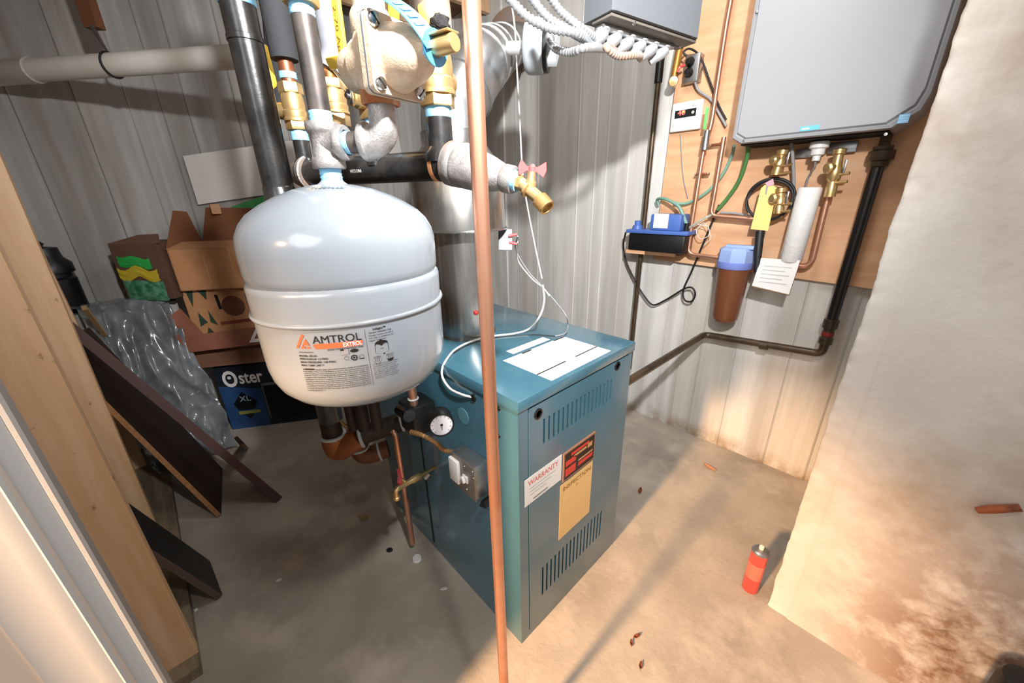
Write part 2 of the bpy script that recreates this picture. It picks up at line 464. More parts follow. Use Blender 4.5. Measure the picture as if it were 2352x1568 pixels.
# ------------------------------------------------------------------ boiler
BX0, BX1, BY0, BY1, BZ = -1.5, -.6, .582, 1.153, .956
bo = thing('boiler', ((BX0 + BX1) / 2, (BY0 + BY1) / 2, 0), 'teal blue steel boiler cabinet standing on the concrete floor', 'boiler')
t = .004
mb = MB()
mb.span((BX0, BY0, .012), (BX1 - .012, BY0 + t, BZ - .03)); mb.span((BX0, BY1 - t, .012), (BX1 - .012, BY1, BZ - .03)); mb.span((BX0 + .0002, BY0 + t, .012), (BX0 + t, BY1 - t, BZ - .03))
mb.span((BX1 - .012, BY0, .0), (BX1, BY0 + .037, BZ - .03)); mb.span((BX1 - .012, BY1 - .023, .0), (BX1, BY1, BZ - .03))
mb.span((BX1 - .012, BY0 + .037, 0), (BX1, BY1 - .023, .031)); mb.span((BX0, BY0, 0), (BX1 - .012, BY1, .012))
mb.build('jacket', m_blue, bo, smooth=0)
MB().span((BX0 - .004, BY0 - .006, BZ - .034), (BX1 + .007, BY1 + .006, BZ), .003).build('lid', m_blue, bo)
MB().span((BX0 + .01, BY0 + .01, .02), (BX1 - .03, BY1 - .01, BZ - .04)).build('inner_casing', m_dark, bo, smooth=0)
# side seam and access panel edge
MB().span((-1.145, BY0 - .003, .03), (-1.138, BY0, BZ - .05)).build('side_seam', m_black, bo, smooth=0)
# front panel with louvre slots
def rect_on_front(x0, y0, x1, y1):
    p = on(x0, y0, 'X', BX1); q = on(x1, y1, 'X', BX1); return p[1:], q[1:]
slots = []
for (xa, ya, yb_), (xb, yc, yd) in (((1249, 962, 1021), (1404, 868, 914)), ((1246, 1300, 1358), (1380, 1172, 1228))):
    A0, A1 = on(xa, ya, 'X', BX1), on(xa, yb_, 'X', BX1); B0, B1 = on(xb, yc, 'X', BX1), on(xb, yd, 'X', BX1)
    z1 = (A0[2] + B0[2]) / 2; z0 = (A1[2] + B1[2]) / 2
    for i in range(17):
        y = A0[1] + (B0[1] - A0[1]) * i / 16; slots.append((y - .0042, y + .0042, z0, z1))
FY0, FY1, FZ0, FZ1 = BY0 + .04, BY1 - .026, .034, BZ - .042
ys = sorted({FY0, FY1} | {s[0] for s in slots} | {s[1] for s in slots}); zs = sorted({FZ0, FZ1} | {s[2] for s in slots} | {s[3] for s in slots})
mb = MB()
for i in range(len(ys) - 1):
    for j in range(len(zs) - 1):
        cy, cz = (ys[i] + ys[i + 1]) / 2, (zs[j] + zs[j + 1]) / 2
        hole = any(s[0] < cy < s[1] and s[2] < cz < s[3] for s in slots)
        if not hole: mb.quad([(BX1 + .002, ys[i], zs[j]), (BX1 + .002, ys[i + 1], zs[j]), (BX1 + .002, ys[i + 1], zs[j + 1]), (BX1 + .002, ys[i], zs[j + 1])])
for s in slots:
    c = [(s[0], s[2]), (s[1], s[2]), (s[1], s[3]), (s[0], s[3])]
    for k in range(4):
        (a0, b0), (a1, b1) = c[k], c[(k + 1) % 4]
        mb.quad([(BX1 + .002, a0, b0), (BX1 + .002, a1, b1), (BX1 - .008, a1, b1), (BX1 - .008, a0, b0)])
c = [(FY0, FZ0), (FY1, FZ0), (FY1, FZ1), (FY0, FZ1)]
for k in range(4):
    (a0, b0), (a1, b1) = c[k], c[(k + 1) % 4]
    mb.quad([(BX1 + .002, a0, b0), (BX1 + .002, a1, b1), (BX1 - .01, a1, b1), (BX1 - .01, a0, b0)])
fp = mb.build('front_panel', m_blue, bo, smooth=0, recalc=False)
for x, y in ((1236, 950), (1418, 840)):
    p = on(x, y, 'X', BX1 + .002)
    MB().lathe(p, (1, 0, 0), [(.0165, 0), (.0165, .002), (.0115, .004), (.010, -.004), (0, -.005)], 20).build('grommet', m_black, fp)
# plates and stickers on the front
def sticker(name, m, y0, y1, z0, z1, lift=.0035, thick=.0008, par=None, label=None):
    return MB().span((BX1 + lift - thick, y0, z0), (BX1 + lift, y1, z1)).build(name, m, par or bo, smooth=0, label=label)
def front(px):  # pixel -> (Y, Z)
    return on(px[0], px[1], 'X', BX1 + .003)[1:]
(y0, z1), (y1, _), (_, z0) = front((1205, 1104)), front((1290, 1052)), front((1206, 1165))
U, Vv = V3(0, 1, 0), V3(0, 0, 1)
st = sticker('warranty_sticker', m_plabel, y0, y1, z0, z1, label='white paper sticker with red heading')
mb = lettering(MB(), 'WARRANTY', (BX1 + .004, y0 + .014, z1 - .030), U, Vv, .026, width=(y1 - y0) - .03, bold=.012)
mb.build('lettering', m_redink, st, smooth=0)
mb = MB()
for k in range(3): mb.span((BX1 + .0036, y0 + .02, z1 - .042 - .012 * k), (BX1 + .0039, y1 - .03 - .02 * k, z1 - .0405 - .012 * k))
mb.span((BX1 + .0036, y0 + .035, z0 + .008), (BX1 + .0039, y0 + .10, z0 + .014))
mb.build('fine_print', mat('grey_ink', '#8a8784', .6), st, smooth=0)
(y0, z1), (y1, _), (_, z0) = front((1287, 1116)), front((1361, 1060)), front((1287, 1237))
st = sticker('inspection_tag', mat('manila_paper', '#e3bb7c', .6), y0, y1, z0, z1, label='manila paper tag with brown heading')
mb = lettering(MB(), 'INSPECTION', (BX1 + .004, y0 + .012, z1 - .032), U, Vv, .022, width=(y1 - y0) - .024, bold=.014)
lettering(mb, 'P', (BX1 + .004, (y0 + y1) / 2 - .004, z1 - .056), U, Vv, .018)
mb.build('lettering', mat('brown_ink', '#9a6420', .6), st, smooth=0)
mb = MB()
for k in range(4): mb.span((BX1 + .0036, y0 + .012, z1 - .085 - .03 * k), (BX1 + .0039, y1 - .02, z1 - .084 - .03 * k))
mb.build('ruled_line', mat('faint_brown_ink', '#cda46a', .6), st, smooth=0)
(y0, z1), (y1, _), (_, z0) = front((1293, 1042)), front((1366, 992)), front((1293, 1105))
st = sticker('warning_plate', mat('plate_frame', '#9a7560', .45, metal=.4), y0, y1, z0, z1, .0075, .005, label='black and red plate in a metal frame')
e = .006
MB().span((BX1 + .0072, y0 + e, z0 + e), (BX1 + .0078, y1 - e, z1 - e)).build('plate_face', mat('plate_black', '#1c0f0e', .4), st, smooth=0)
mb = MB(); X = BX1 + .0082
hh = z1 - z0 - 2 * e; ww = y1 - y0 - 2 * e; oy, oz = y0 + e, z0 + e
for a, b, c2, d2 in ((.2, .80, .80, .90), (.03, .36, .50, .70), (.03, .36, .10, .40), (.45, .95, .16, .30)):
    mb.span((X - .0005, oy + ww * a, oz + hh * c2), (X, oy + ww * b, oz + hh * d2))
mb.build('red_print', mat('plate_red', '#c9372f', .4), st, smooth=0)
mb = MB()
for a, b, c2, d2 in ((.30, .72, .66, .75), (.76, .92, .62, .80), (.45, .95, .36, .42)):
    mb.span((X - .0005, oy + ww * a, oz + hh * c2), (X, oy + ww * b, oz + hh * d2))
mb.build('gilt_print', mat('plate_gilt', '#b58b5e', .4), st, smooth=0)
# label on the lid
ZL = BZ + .0006
def lidp(x, y): return on(x, y, 'Z', BZ)
c = [lidp(*q) for q in ((1159, 829), (1295, 772), (1398, 805), (1266, 875))]
x0 = min(c[0][0], c[1][0]); x1 = max(c[2][0], c[3][0]); y0 = (c[0][1] + c[3][1]) / 2; y1 = (c[1][1] + c[2][1]) / 2
st = MB().span((x0, y0, BZ), (x1, y1, ZL)).build('lid_label', m_plabel, bo, smooth=0, label='large white instruction label')
mb = MB(); xs = x0 + (x1 - x0) * .715
mb.span((xs, y0, ZL - .0002), (xs + .005, y0 + (y1 - y0) * .44, ZL + .0003)); mb.span((xs, y0 + (y1 - y0) * .6, ZL - .0002), (xs + .005, y1, ZL + .0003))
mb.span((x0 + .001, y0 + (y1 - y0) * .27, ZL - .0002), (x0 + .008, y0 + (y1 - y0) * .42, ZL + .0003)); mb.span((x0 + .001, y0 + (y1 - y0) * .8, ZL - .0002), (x0 + .008, y1, ZL + .0003))
mb.build('black_bar', m_ink, st, smooth=0)
mb = MB()
for k in range(12):
    xx = x0 + (x1 - x0) * (.10 + .05 * k)
    mb.span((xx, y0 + .012, ZL - .0002), (xx + .0015, y1 - .012 - .02 * (k % 3), ZL + .0002))
for k in range(5):
    xx = x0 + (x1 - x0) * (.78 + .04 * k)
    mb.span((xx, y0 + .012, ZL - .0002), (xx + .0015, y1 - .012 - .02 * (k % 3), ZL + .0002))
mb.build('fine_print', mat('pale_grey_ink', '#b9b7b6', .6), st, smooth=0)
c = [lidp(*q) for q in ((1166, 808), (1243, 773), (1262, 779), (1182, 813))]
xa, xb = (c[0][0] + c[1][0]) / 2, (c[2][0] + c[3][0]) / 2
st = MB().span((xa, c[0][1], BZ), (xb, c[1][1], ZL)).build('lid_label', m_plabel, bo, smooth=0, label='narrow white strip label')
MB().lathe(((xa + xb) / 2, c[0][1] + .022, ZL - .0002), (0, 0, 1), [(.006, 0), (.006, .0004), (.0, .0004)], 14).build('mark', mat('ochre_ink', '#c9b27c', .6), st, smooth=0)

# ------------------------------------------------------------------ expansion tank
TX, TY, TR = -.616, .226, .14
tk = thing('expansion_tank', (TX, TY, 1.13), 'large light grey domed expansion tank with printed label hanging from pipe', 'tank')
dome = [(0.016, 1.4625), (.03, 1.461), (.055, 1.4555), (.08, 1.446), (.10, 1.436), (.118, 1.424), (.129, 1.412), (.1365, 1.398), (.1395, 1.384), (.14, 1.372)]
up = dome + [(.1395, 1.345), (.1385, 1.338), (.136, 1.333), (.134, 1.331)]
MB().lathe((TX, TY, 0), (0, 0, 1), [(0.001, up[-1][1])] + list(reversed(up)) + [(0, 1.4625)], 72).build('upper_shell', m_tank, tk, smooth=50)
lo_ = [(0, 1.132), (.04, 1.133), (.075, 1.137), (.10, 1.145), (.118, 1.156), (.130, 1.170), (.1365, 1.186), (.1395, 1.204), (.14, 1.22), (.1405, 1.281)]
lo_ += [(.1415, 1.324), (.1405, 1.330), (.137, 1.3335), (.134, 1.3335)]
MB().lathe((TX, TY, 0), (0, 0, 1), lo_, 72).build('lower_shell', m_tank, tk, smooth=50)
ring = [(TX + .1412 * math.cos(a), TY + .1412 * math.sin(a), 1.287) for a in np.linspace(0, 2 * math.pi, 73)]
MB().tube(ring, .0034, 8, caps=False).build('bead', m_tank, tk, smooth=60)
MB().lathe((TX, TY, 1.459), (0, 0, 1), [(.024, -.003), (.021, .003), (.0170, .006), (.0150, .008), (0, .008)], 24).build('neck', m_tank, tk)
def wrap(mb, pts, faces, s0, z0, r=TR + .0018):
    out = []
    for a, b in pts:
        th = (s0 + a) / TR; z = z0 + b
        rr = r - .0008
        out.append((TX + rr * math.cos(th), TY + rr * math.sin(th), z))
    return mb.add(out, faces)
def wrect(mb, s0, s1, z0, z1):
    n = max(1, int(abs(s1 - s0) / .004)); p = []; f = []
    for i in range(n + 1):
        s = s0 + (s1 - s0) * i / n; p += [(s, z0), (s, z1)]
    f = [(2 * i, 2 * i + 2, 2 * i + 3, 2 * i + 1) for i in range(n)]
    return wrap(mb, p, f, 0, 0)
def wtext(mb, s, s0, z0, size, width=None, bold=0.0):
    v, f = text2d(s, size, 'LEFT', bold)
    if not len(v): return
    v = v - np.array([v[:, 0].min(), 0])
    if width: v = v * np.array([width / v[:, 0].max(), 1])
    wrap(mb, v, f, s0, z0)
mm = .001
mb = MB()
def wpoly(mb, poly): wrap(mb, poly, [tuple(range(len(poly)))], 0, 0)
wpoly(mb, [(-.1335, 1.2585), (-.1295, 1.2585), (-.1180, 1.2765), (-.1215, 1.2785)])
wpoly(mb, [(-.1265, 1.2580), (-.1200, 1.2580), (-.1200, 1.2612), (-.1228, 1.2612), (-.1220, 1.2625), (-.1150, 1.2625), (-.1130, 1.2605), (-.1140, 1.2640), (-.1175, 1.2720)])
wpoly(mb, [(-.1182, 1.2580), (-.1182, 1.2605), (-.1155, 1.2605), (-.1115, 1.2580)])
mbar = mb
wpoly(mb, [(-.1095, 1.2625), (-.1080, 1.2632), (-.1040, 1.2575), (-.1055, 1.2570)])
wrect(mb, -.1065, -.0470, 1.2573, 1.2645)
logo = mb.build('label_logo', m_orange, tk, smooth=0, recalc=False, label='orange printed triangle logo and bar')
mb = MB(); wtext(mb, 'AMTROL', -.1085, 1.2650, .0150, .0610); mb.build('lettering', m_ink, logo, smooth=0, recalc=False)
mb = MB()
_w = mb; v, f = text2d('EXTROL', .0082, 'LEFT', .02); v = v - np.array([v[:, 0].min(), 0]); v = v * np.array([.0235 / v[:, 0].max(), 1]); wrap(mb, v, f, -.0710, 1.2582, TR + .0022)
mb.build('lettering', m_whiteink, logo, smooth=0, recalc=False)
mb = MB()
wtext(mb, 'BOILER SYSTEM EXPANSION TANK', -.0915, 1.2545, .0026, .0450, .02)
wtext(mb, 'www.amtrol.com', -.1310, 1.2520, .0028, .020, .02)
for i, (s, wd) in enumerate((('MODEL: EX-30', .024), ('PRECHARGE: 12 PSIG', .038), ('MAX PRESSURE: 100 PSIG', .047), ('MAX TEMP: 240° F', .031))):
    wtext(mb, s, -.1315, 1.2462 - .0046 * i, .0038, wd, .02)
wpoly(mb, [(-.1310, 1.2268), (-.1284, 1.2268), (-.1297, 1.2290)]); wrect(mb, -.1275, -.1150, 1.2268, 1.2290)
body = ['RUPTURE OR EXPLOSION AND FLOODING', 'HAZARD: Prior to installation, review the instructions in the', 'accompanying product manual, and then place the manual with the',
        'product. Factors including wiring, installation and water quality are', 'critical to safe operation. Failure to follow the installation and service',
        'guidelines can cause a rupture or explosion, resulting in a leak and', 'possibly causing serious or fatal injury and/or property damage and',
        'may void the warranty. Do not locate this product where leaking or', 'flooding could cause damage to the surrounding area or where it',
        'may freeze. This product should be inspected annually by a', 'licensed professional. For use with closed, non-potable hydronic', 'heating systems.']
for i, s in enumerate(body):
    wtext(mb, s, -.1130 if i == 0 else -.1310, 1.2262 - .00285 * i, .0026, .068 if i == 0 else (.022 if i == 11 else .0862), .012)
wrect(mb, -.0424, -.0420, 1.1950, 1.2778)
wtext(mb, 'InSight™', -.0315, 1.2752, .0040, .0170, .025); wtext(mb, 'Service Indicator Cap', -.0372, 1.2712, .0031, .0300, .012)
for i, s in enumerate(('Visually monitor the fill of', 'the cap in addition to', 'regular inspection')): wtext(mb, s, -.0385, 1.2672 - .0036 * i, .0030, .0335 if i < 2 else .022)
for i, s in enumerate(('A discolored center means', 'a plumbing professional must', 'be contacted for service', 'or use as safe operation', 'of these products', 'Should any liquid be found', 'please contact a licensed', 'plumber or inspector')):
    wtext(mb, s, -.0385, 1.2250 - .0030 * i, .0026, .0345 - .002 * (i % 3))
# small marks and tank diagram
wrect(mb, -.0760, -.0718, 1.2525, 1.2545); 
wpoly(mb, [(-.0590 + .0052 * math.cos(a), 1.2510 + .0026 * math.sin(a)) for a in np.linspace(0, 6.28, 17)[:-1]])
def arc(c, r0, r1, a0, a1, n=18, ky=1.0):
    pts = []; f = []
    for i in range(n + 1):
        a = a0 + (a1 - a0) * i / n
        pts += [(c[0] + r0 * math.cos(a), c[1] + ky * r0 * math.sin(a)), (c[0] + r1 * math.cos(a), c[1] + ky * r1 * math.sin(a))]
    f = [(2 * i, 2 * i + 2, 2 * i + 3, 2 * i + 1) for i in range(n)]
    wrap(mb, pts, f, 0, 0)
arc((-.0605, 1.2408), .0028, .0042, 0, 6.283); arc((-.0605, 1.2408), 0, .0014, 0, 6.283)
arc((-.0700, 1.2412), .0025, .0029, 0, 6.283); arc((-.0510, 1.2410), .0024, .0028, 0, 3.1416)
wrect(mb, -.0538, -.0534, 1.2380, 1.2410); wrect(mb, -.0486, -.0482, 1.2380, 1.2410); wrect(mb, -.0538, -.0482, 1.2376, 1.2386)
wpoly(mb, [(-.0325, 1.2508), (-.0318, 1.2562), (-.0290, 1.2582), (-.0255, 1.2590), (-.0250, 1.2603), (-.0222, 1.2603), (-.0218, 1.2590), (-.0180, 1.2582), (-.0148, 1.2562), (-.0142, 1.2508), (-.0160, 1.2545), (-.0200, 1.2538), (-.0235, 1.2510), (-.0270, 1.2538), (-.0305, 1.2545)])
wrect(mb, -.0326, -.0321, 1.2430, 1.2510); wrect(mb, -.0146, -.0141, 1.2430, 1.2510); arc((-.0234, 1.2430), .0088, .0092, math.pi, 2 * math.pi, 18, .35)
wtext(mb, 'AIR', -.0255, 1.2462, .0026); wrect(mb, -.0226, -.0204, 1.2382, 1.2398)
for cx, full in ((-.0315, 0), (-.0140, 1)):
    cz = 1.2345
    wtext(mb, 'NORMAL' if not full else 'REPLACE', cx - .005, cz + .0012, .0020, .010, .01)
    wrect(mb, cx - .0058, cx + .0058, cz - .0003, cz); arc((cx, cz - .003), .0048, .0052, math.pi, 2 * math.pi, 14, 1.1)
    for q in (-.0025, 0, .0025): wrect(mb, cx + q - .0002, cx + q + .0002, cz - .0058, cz)
    if full: wpoly(mb, [(cx + .0042 * math.cos(a), cz - .0048 + .0036 * math.sin(a)) for a in np.linspace(math.pi, 2 * math.pi, 12)])
mb.build('label_print', m_ink, tk, smooth=0, recalc=False, label='fine black print of the tank label')
mb = MB(); wrect(mb, -.0715, -.0665, 1.2465, 1.2545); wrect(mb, -.0760, -.0715, 1.2465, 1.2523); mb.build('label_flag', mat('mid_grey_ink', '#8d8d90', .6), tk, smooth=0, recalc=False)
# number stamped on the dome, read from the far side
v, f = text2d('11209622', .0105, 'CENTER', .01)
out = []
for a, b in v:
    th = math.radians(-28) + (a) / .055; r = .058 - b * 1.25
    zz = np.interp(r, [q[0] for q in dome], [q[1] for q in dome])
    out.append((TX + r * math.cos(th), TY + r * math.sin(th), zz + .0009))
MB().add(out, f).build('stamped_number', mat('stamp_ink', '#5c5f63', .6), tk, smooth=0, recalc=False)

# ------------------------------------------------------------------ pipe fittings
def P2(X, Y, y): return V3(X, Y, zat(X, Y, y))
def taped(p, ax, r, L, name='thread', par=None):
    """sealed thread: fine ridges"""
    ax = unit(ax); prof = []; n = max(3, int(L / .0022))
    for i in range(n + 1):
        prof.append((r + (.0006 if i % 2 else -.0004), L * i / n))
    return MB().lathe(p, ax, [(0, 0)] + prof + [(0, L)], 24).build(name, m_tape, par, smooth=50)
def hexprof(mb, p, ax, r, L, rot=0):
    F = frame(ax); c, s_ = math.cos(rot), math.sin(rot)
    return mb.lathe(p, ax, [(0, 0), (r * .96, 0), (r, L * .08), (r, L * .92), (r * .96, L), (0, L)], 6, R=F @ np.array([[c, -s_, 0], [s_, c, 0], [0, 0, 1]]))
RP = .0142
# riser from the tank: nipple, tee, long pipe
def seg_thing(name, parts_fn, loc, label, cat, group=None):
    t_ = thing(name, loc, label, cat, group); parts_fn(t_); return t_
zt = {k: zat(TX, TY, y) for k, y in dict(neck=414, tee0=388, teeb=330, tee1=282, tape1=254, top=38, brass=12).items()}
T0 = V3(TX, TY, 0)
tee = thing('pipe_tee', (TX, TY, zt['tee0']), 'grey cast iron pipe tee directly above the expansion tank', 'pipe fitting')
EL = W(886, 322, depth((TX, TY, zt['teeb'])) - .012)
bd = unit(V3(EL[0] - TX, EL[1] - TY, 0)); BZt = zt['teeb']
mb = MB()
za, zb = zt['tee0'], zt['tee1']
mb.lathe((TX, TY, za), (0, 0, 1), [(0, 0), (.0215, 0), (.0228, .002), (.0228, .010), (.0212, .013), (.0195, .015), (.0185, (zb - za) / 2), (.0195, zb - za - .015), (.0212, zb - za - .013), (.0228, zb - za - .010), (.0228, zb - za - .002), (.0215, zb - za), (0, zb - za)], 28)
mb.lathe((TX, TY, BZt), bd, [(.0185, 0), (.0187, .018), (.0212, .021), (.0228, .023), (.0228, .031), (.0215, .033), (.0165, .033), (.0165, .028), (0, .028)], 28)
mb.build('body', m_iron, tee)
taped(V3(TX, TY, zt['neck'] - .003), (0, 0, 1), RP + .0006, za - zt['neck'] + .004, 'thread_below', tee)
taped(V3(TX, TY, zb - .001), (0, 0, 1), RP + .0006, zt['tape1'] - zb, 'thread_above', tee)
taped(V3(TX, TY, BZt) + bd * .027, bd, RP + .0004, .012, 'thread_branch', tee)
vp = thing('steel_pipe', (TX, TY, zt['tape1']), 'upright black steel pipe rising from the tee above the tank', 'pipe', 'steel pipes')
MB().cyl((TX, TY, zt['tape1'] - .001), (TX, TY, zt['top'] + .001), RP, seg=28).build('pipe', m_steel_m, vp)
taped(V3(TX, TY, zt['top']), (0, 0, 1), RP + .0005, zt['brass'] - zt['top'], 'thread', vp)
bt = thing('brass_union', (TX, TY, zt['brass']), 'hexagonal brass union topping the pipe above the tank', 'pipe fitting')
mb = MB(); hexprof(mb, (TX, TY, zt['brass']), (0, 0, 1), .0225, .03, .3); mb.lathe((TX, TY, zt['brass'] + .03), (0, 0, 1), [(.017, 0), (.017, .05), (0, .05)], 24); mb.build('body', m_brass, bt)
MB().cyl((TX, TY, zt['brass'] + .08), (TX, TY, 2.65), .0111, seg=20).build('stub_pipe', m_copper_d, bt)
# nipple to the elbow
EL = V3(TX, TY, BZt) + bd * np.linalg.norm((EL - V3(TX, TY, BZt))[:2])
npl = thing('steel_nipple', (TX + bd[0] * .05, TY + bd[1] * .05, BZt), 'short level steel pipe between the tee and the elbow', 'pipe', 'steel pipes')
MB().cyl(V3(TX, TY, BZt) + bd * .038, EL - bd * .014, RP, seg=28).build('pipe', m_steel_m, npl)
elb = thing('pipe_elbow', EL, 'bright cast iron elbow under the bronze pressure regulator', 'pipe fitting')
mb = MB(); arc_pts = []; rr = []
for k in range(11):
    a = math.pi / 2 * k / 10; R0 = .022
    arc_pts.append(EL + bd * (-R0 + R0 * math.sin(a)) + V3(0, 0, R0 * (1 - math.cos(a)))); rr.append(.0225 - .0035 * k / 10)
arc_pts = [EL - bd * .032] + [EL - bd * .0235] + arc_pts + [EL + V3(0, 0, .045)]; rr = [.0232, .0235] + rr + [.0185]
mb.tube(arc_pts, rr, 28); mb.build('body', m_iron, elb, smooth=60)
mb = MB(); mb.lathe(EL - bd * .033, bd, [(0, 0), (.0235, 0), (.025, .002), (.025, .008), (.023, .010), (0, .010)], 28); mb.build('rim', m_iron, elb)
taped(EL - bd * .037, bd, RP + .0004, .006, 'thread', elb)
# pressure regulator
RX, RY = EL[0], EL[1]
zr = {k: zat(RX, RY, y) for k, y in dict(el=268, tape=243, hexa=213, mid=150, ntop=78, n2=22, top=0).items()}
rg = thing('pressure_regulator', (RX, RY, zr['el']), 'tan bronze pressure regulator with bell cap and blue tag', 'regulator')
mb = MB(); mb.lathe((RX, RY, EL[2] + .044), (0, 0, 1), [(.0185, 0), (.0165, .004), (.0165, zr['el'] - EL[2] - .044)], 24); mb.build('inlet_pipe', m_iron, rg)
taped(V3(RX, RY, zr['el']), (0, 0, 1), .0162, zr['tape'] - zr['el'], 'thread', rg)
mb = MB(); hexprof(mb, (RX, RY, zr['tape']), (0, 0, 1), .0255, zr['hexa'] - zr['tape'] + .004, .2); mb.build('inlet_collar', mat('stained_bronze', '#b98a63', .45, metal=.5, col2='#a8582c', scale=30), rg)
nrm = unit(V3(.977, .19, -.02)); FC = V3(RX, RY, zr['mid']) + nrm * .036
uu = unit(np.cross(V3(0, 0, 1), nrm)); vv = np.cross(nrm, uu)
mb = MB()
mb.lathe((RX, RY, zr['hexa']), (0, 0, 1), [(.022, 0), (.027, .006), (.031, .02), (.032, .035), (.030, zr['ntop'] - zr['hexa'] - .02), (.025, zr['ntop'] - zr['hexa'] - .006), (.0235, zr['ntop'] - zr['hexa'])], 28)
mb.lathe((RX, RY, zr['ntop'] - .004), (0, 0, 1), [(.0235, 0), (.025, .004), (.025, zr['n2'] - zr['ntop'] - .004), (.022, zr['n2'] - zr['ntop'] + .002), (.0195, zr['n2'] - zr['ntop'] + .004), (.0195, zr['top'] - zr['ntop'] + .03), (0, zr['top'] - zr['ntop'] + .03)], 28)
mb.lathe(FC - nrm * .088, nrm, [(0, 0), (.022, 0), (.027, .006), (.027, .03), (.033, .034), (.034, .05), (.036, .076)], 28)
mb.build('body', m_bronze, rg, smooth=45)
s_ = .041
def rsq(h, c, n=5):
    out = []
    for qx, qy, a0 in ((1, 1, 0), (-1, 1, 90), (-1, -1, 180), (1, -1, 270)):
        for k in range(n + 1):
            a = math.radians(a0 + 90 * k / n); out.append((qx * (h - c) + c * math.cos(a), qy * (h - c) + c * math.sin(a)))
    return out
MB().prism(rsq(s_, .008), FC - nrm * .012, uu, vv, nrm * .0095).build('lower_flange', m_bronze, rg)
MB().prism(rsq(s_ + .0004, .008), FC - nrm * .0025, uu, vv, nrm * .0022).build('gasket', mat('grey_gasket', '#5b6068', .6), rg)
MB().prism(rsq(s_, .008), FC - nrm * .0003, uu, vv, nrm * .0075).build('upper_flange', m_bronze, rg)
MB().lathe(FC + nrm * .007, nrm, [(.037, 0), (.0365, .003), (.0345, .005), (.0335, .012), (.031, .026), (.0255, .040), (.018, .050), (.0135, .055), (.0125, .060), (0, .060)], 40).build('bell_cap', m_bronze, rg, smooth=60)
for sx in (-1, 1):
    for sy in (-1, 1):
        c0 = FC + nrm * .0072 + uu * sx * (s_ - .0095) + vv * sy * (s_ - .0095)
        sc = MB().lathe(c0, nrm, [(.0078, 0), (.0078, .002), (.0066, .0042), (.003, .0052), (0, .0053)], 18).build('screw', m_chrome, rg)
        MB().box(c0 + nrm * .0047, (.0135, .0016, .0016), np.array([unit(uu + vv * sx), unit(np.cross(nrm, unit(uu + vv * sx))), nrm]).T).build('slot', m_black, sc, smooth=0)
MB().lathe(FC + nrm * .066, nrm, [(.0095, 0), (.0095, .036), (.0085, .038), (0, .038)], 24).build('adjusting_stem', m_brass, rg)
hexn = MB(); hexprof(hexn, FC + nrm * .0655, nrm, .0155, .004); hexn.build('lock_nut', m_tape, rg)
MB().box(FC + nrm * .088 + vv * .0105 - uu * .001, (.0022, .018, .030), np.array([vv, uu, nrm]).T, .0008).build('stem_lever', m_brass, rg)
m_tag = mat('sky_blue_tag', '#3f97cd', .45)
mb = MB(); tp = []
A_ = FC + vv * .060 - uu * .034 + nrm * .004; B_ = FC + nrm * .0735
for i in range(13):
    t_ = i / 12; c0 = A_ * (1 - t_) + B_ * t_ + (nrm * .010 + vv * .004) * math.sin(math.pi * t_)
    wdt = .0145 + .004 * t_; sd = unit(np.cross(unit(B_ - A_), nrm + vv * .6))
    tp.append((c0 - sd * wdt, c0 + sd * wdt))
off = unit(nrm + vv) * .0009
vs = [q for pr in tp for q in pr] + [q + off for pr in tp for q in pr]
N2 = len(tp) * 2
fs = [(2 * i, 2 * i + 2, 2 * i + 3, 2 * i + 1) for i in range(12)] + [(N2 + 2 * i, N2 + 2 * i + 1, N2 + 2 * i + 3, N2 + 2 * i + 2) for i in range(12)]
fs += [(2 * i, N2 + 2 * i, N2 + 2 * i + 2, 2 * i + 2) for i in range(12)] + [(2 * i + 1, 2 * i + 3, N2 + 2 * i + 3, N2 + 2 * i + 1) for i in range(12)]
mb.add(vs, fs)
mb.lathe(B_ - nrm * .001, nrm, [(.010, 0), (.0185, 0), (.0185, .0012), (.010, .0012)], 28)
tg = mb.build('warning_tag', m_tag, rg, smooth=30)
mb = MB()
for k in range(5):
    i = 3 + 1.25 * k; i0 = int(i); fr = i - i0
    lo0 = tp[i0][0] * (1 - fr) + tp[i0 + 1][0] * fr; hi0 = tp[i0][1] * (1 - fr) + tp[i0 + 1][1] * fr
    dirn = unit(tp[i0 + 1][0] - tp[i0][0]); wv = hi0 - lo0
    mb.quad([lo0 + wv * .22 + off * 2.2, lo0 + wv * .8 + off * 2.2, lo0 + wv * .8 + dirn * .0052 + off * 2.2, lo0 + wv * .22 + dirn * .0052 + off * 2.2])
mb.build('print', mat('pale_print', '#e8dfe2', .5), tg, smooth=0)

# ------------------------------------------------------------------ header pipe with its risers and ball valves
HL = W(700, 388, .86); HR = W(1046, 391, .715)
HL[2] = HR[2] = (HL[2] + HR[2]) / 2
hd = unit(HR - HL); RH = .0272
hp = thing('header_pipe', (HL + HR) / 2, 'thick level black steel header pipe behind the expansion tank', 'pipe')
MB().cyl(HL + hd * .012, HR, RH, seg=32).build('pipe', m_steel, hp)
mb = MB(); lettering(mb, 'MATCO CHINA', W(808, 397, depth(HL * .68 + HR * .32) - RH - .004), hd, V3(0, 0, 1), .0085, width=.030)
# wrap the stencil onto the pipe surface
vv_ = np.array(mb.v); out = []
side = unit(np.cross(hd, V3(0, 0, 1)))
if side @ (CAM - HL) < 0: side = -side
for q in vv_:
    s0_ = (q - HL) @ hd; c0 = HL + hd * s0_; h_ = np.clip((q[2] - c0[2]) / RH, -.95, .95); a = math.asin(h_)
    out.append(c0 + (side * math.cos(a) + V3(0, 0, 1) * math.sin(a)) * (RH + .0006))
MB().add(out, mb.f).build('stencil', m_whiteink, hp, smooth=0, recalc=False)
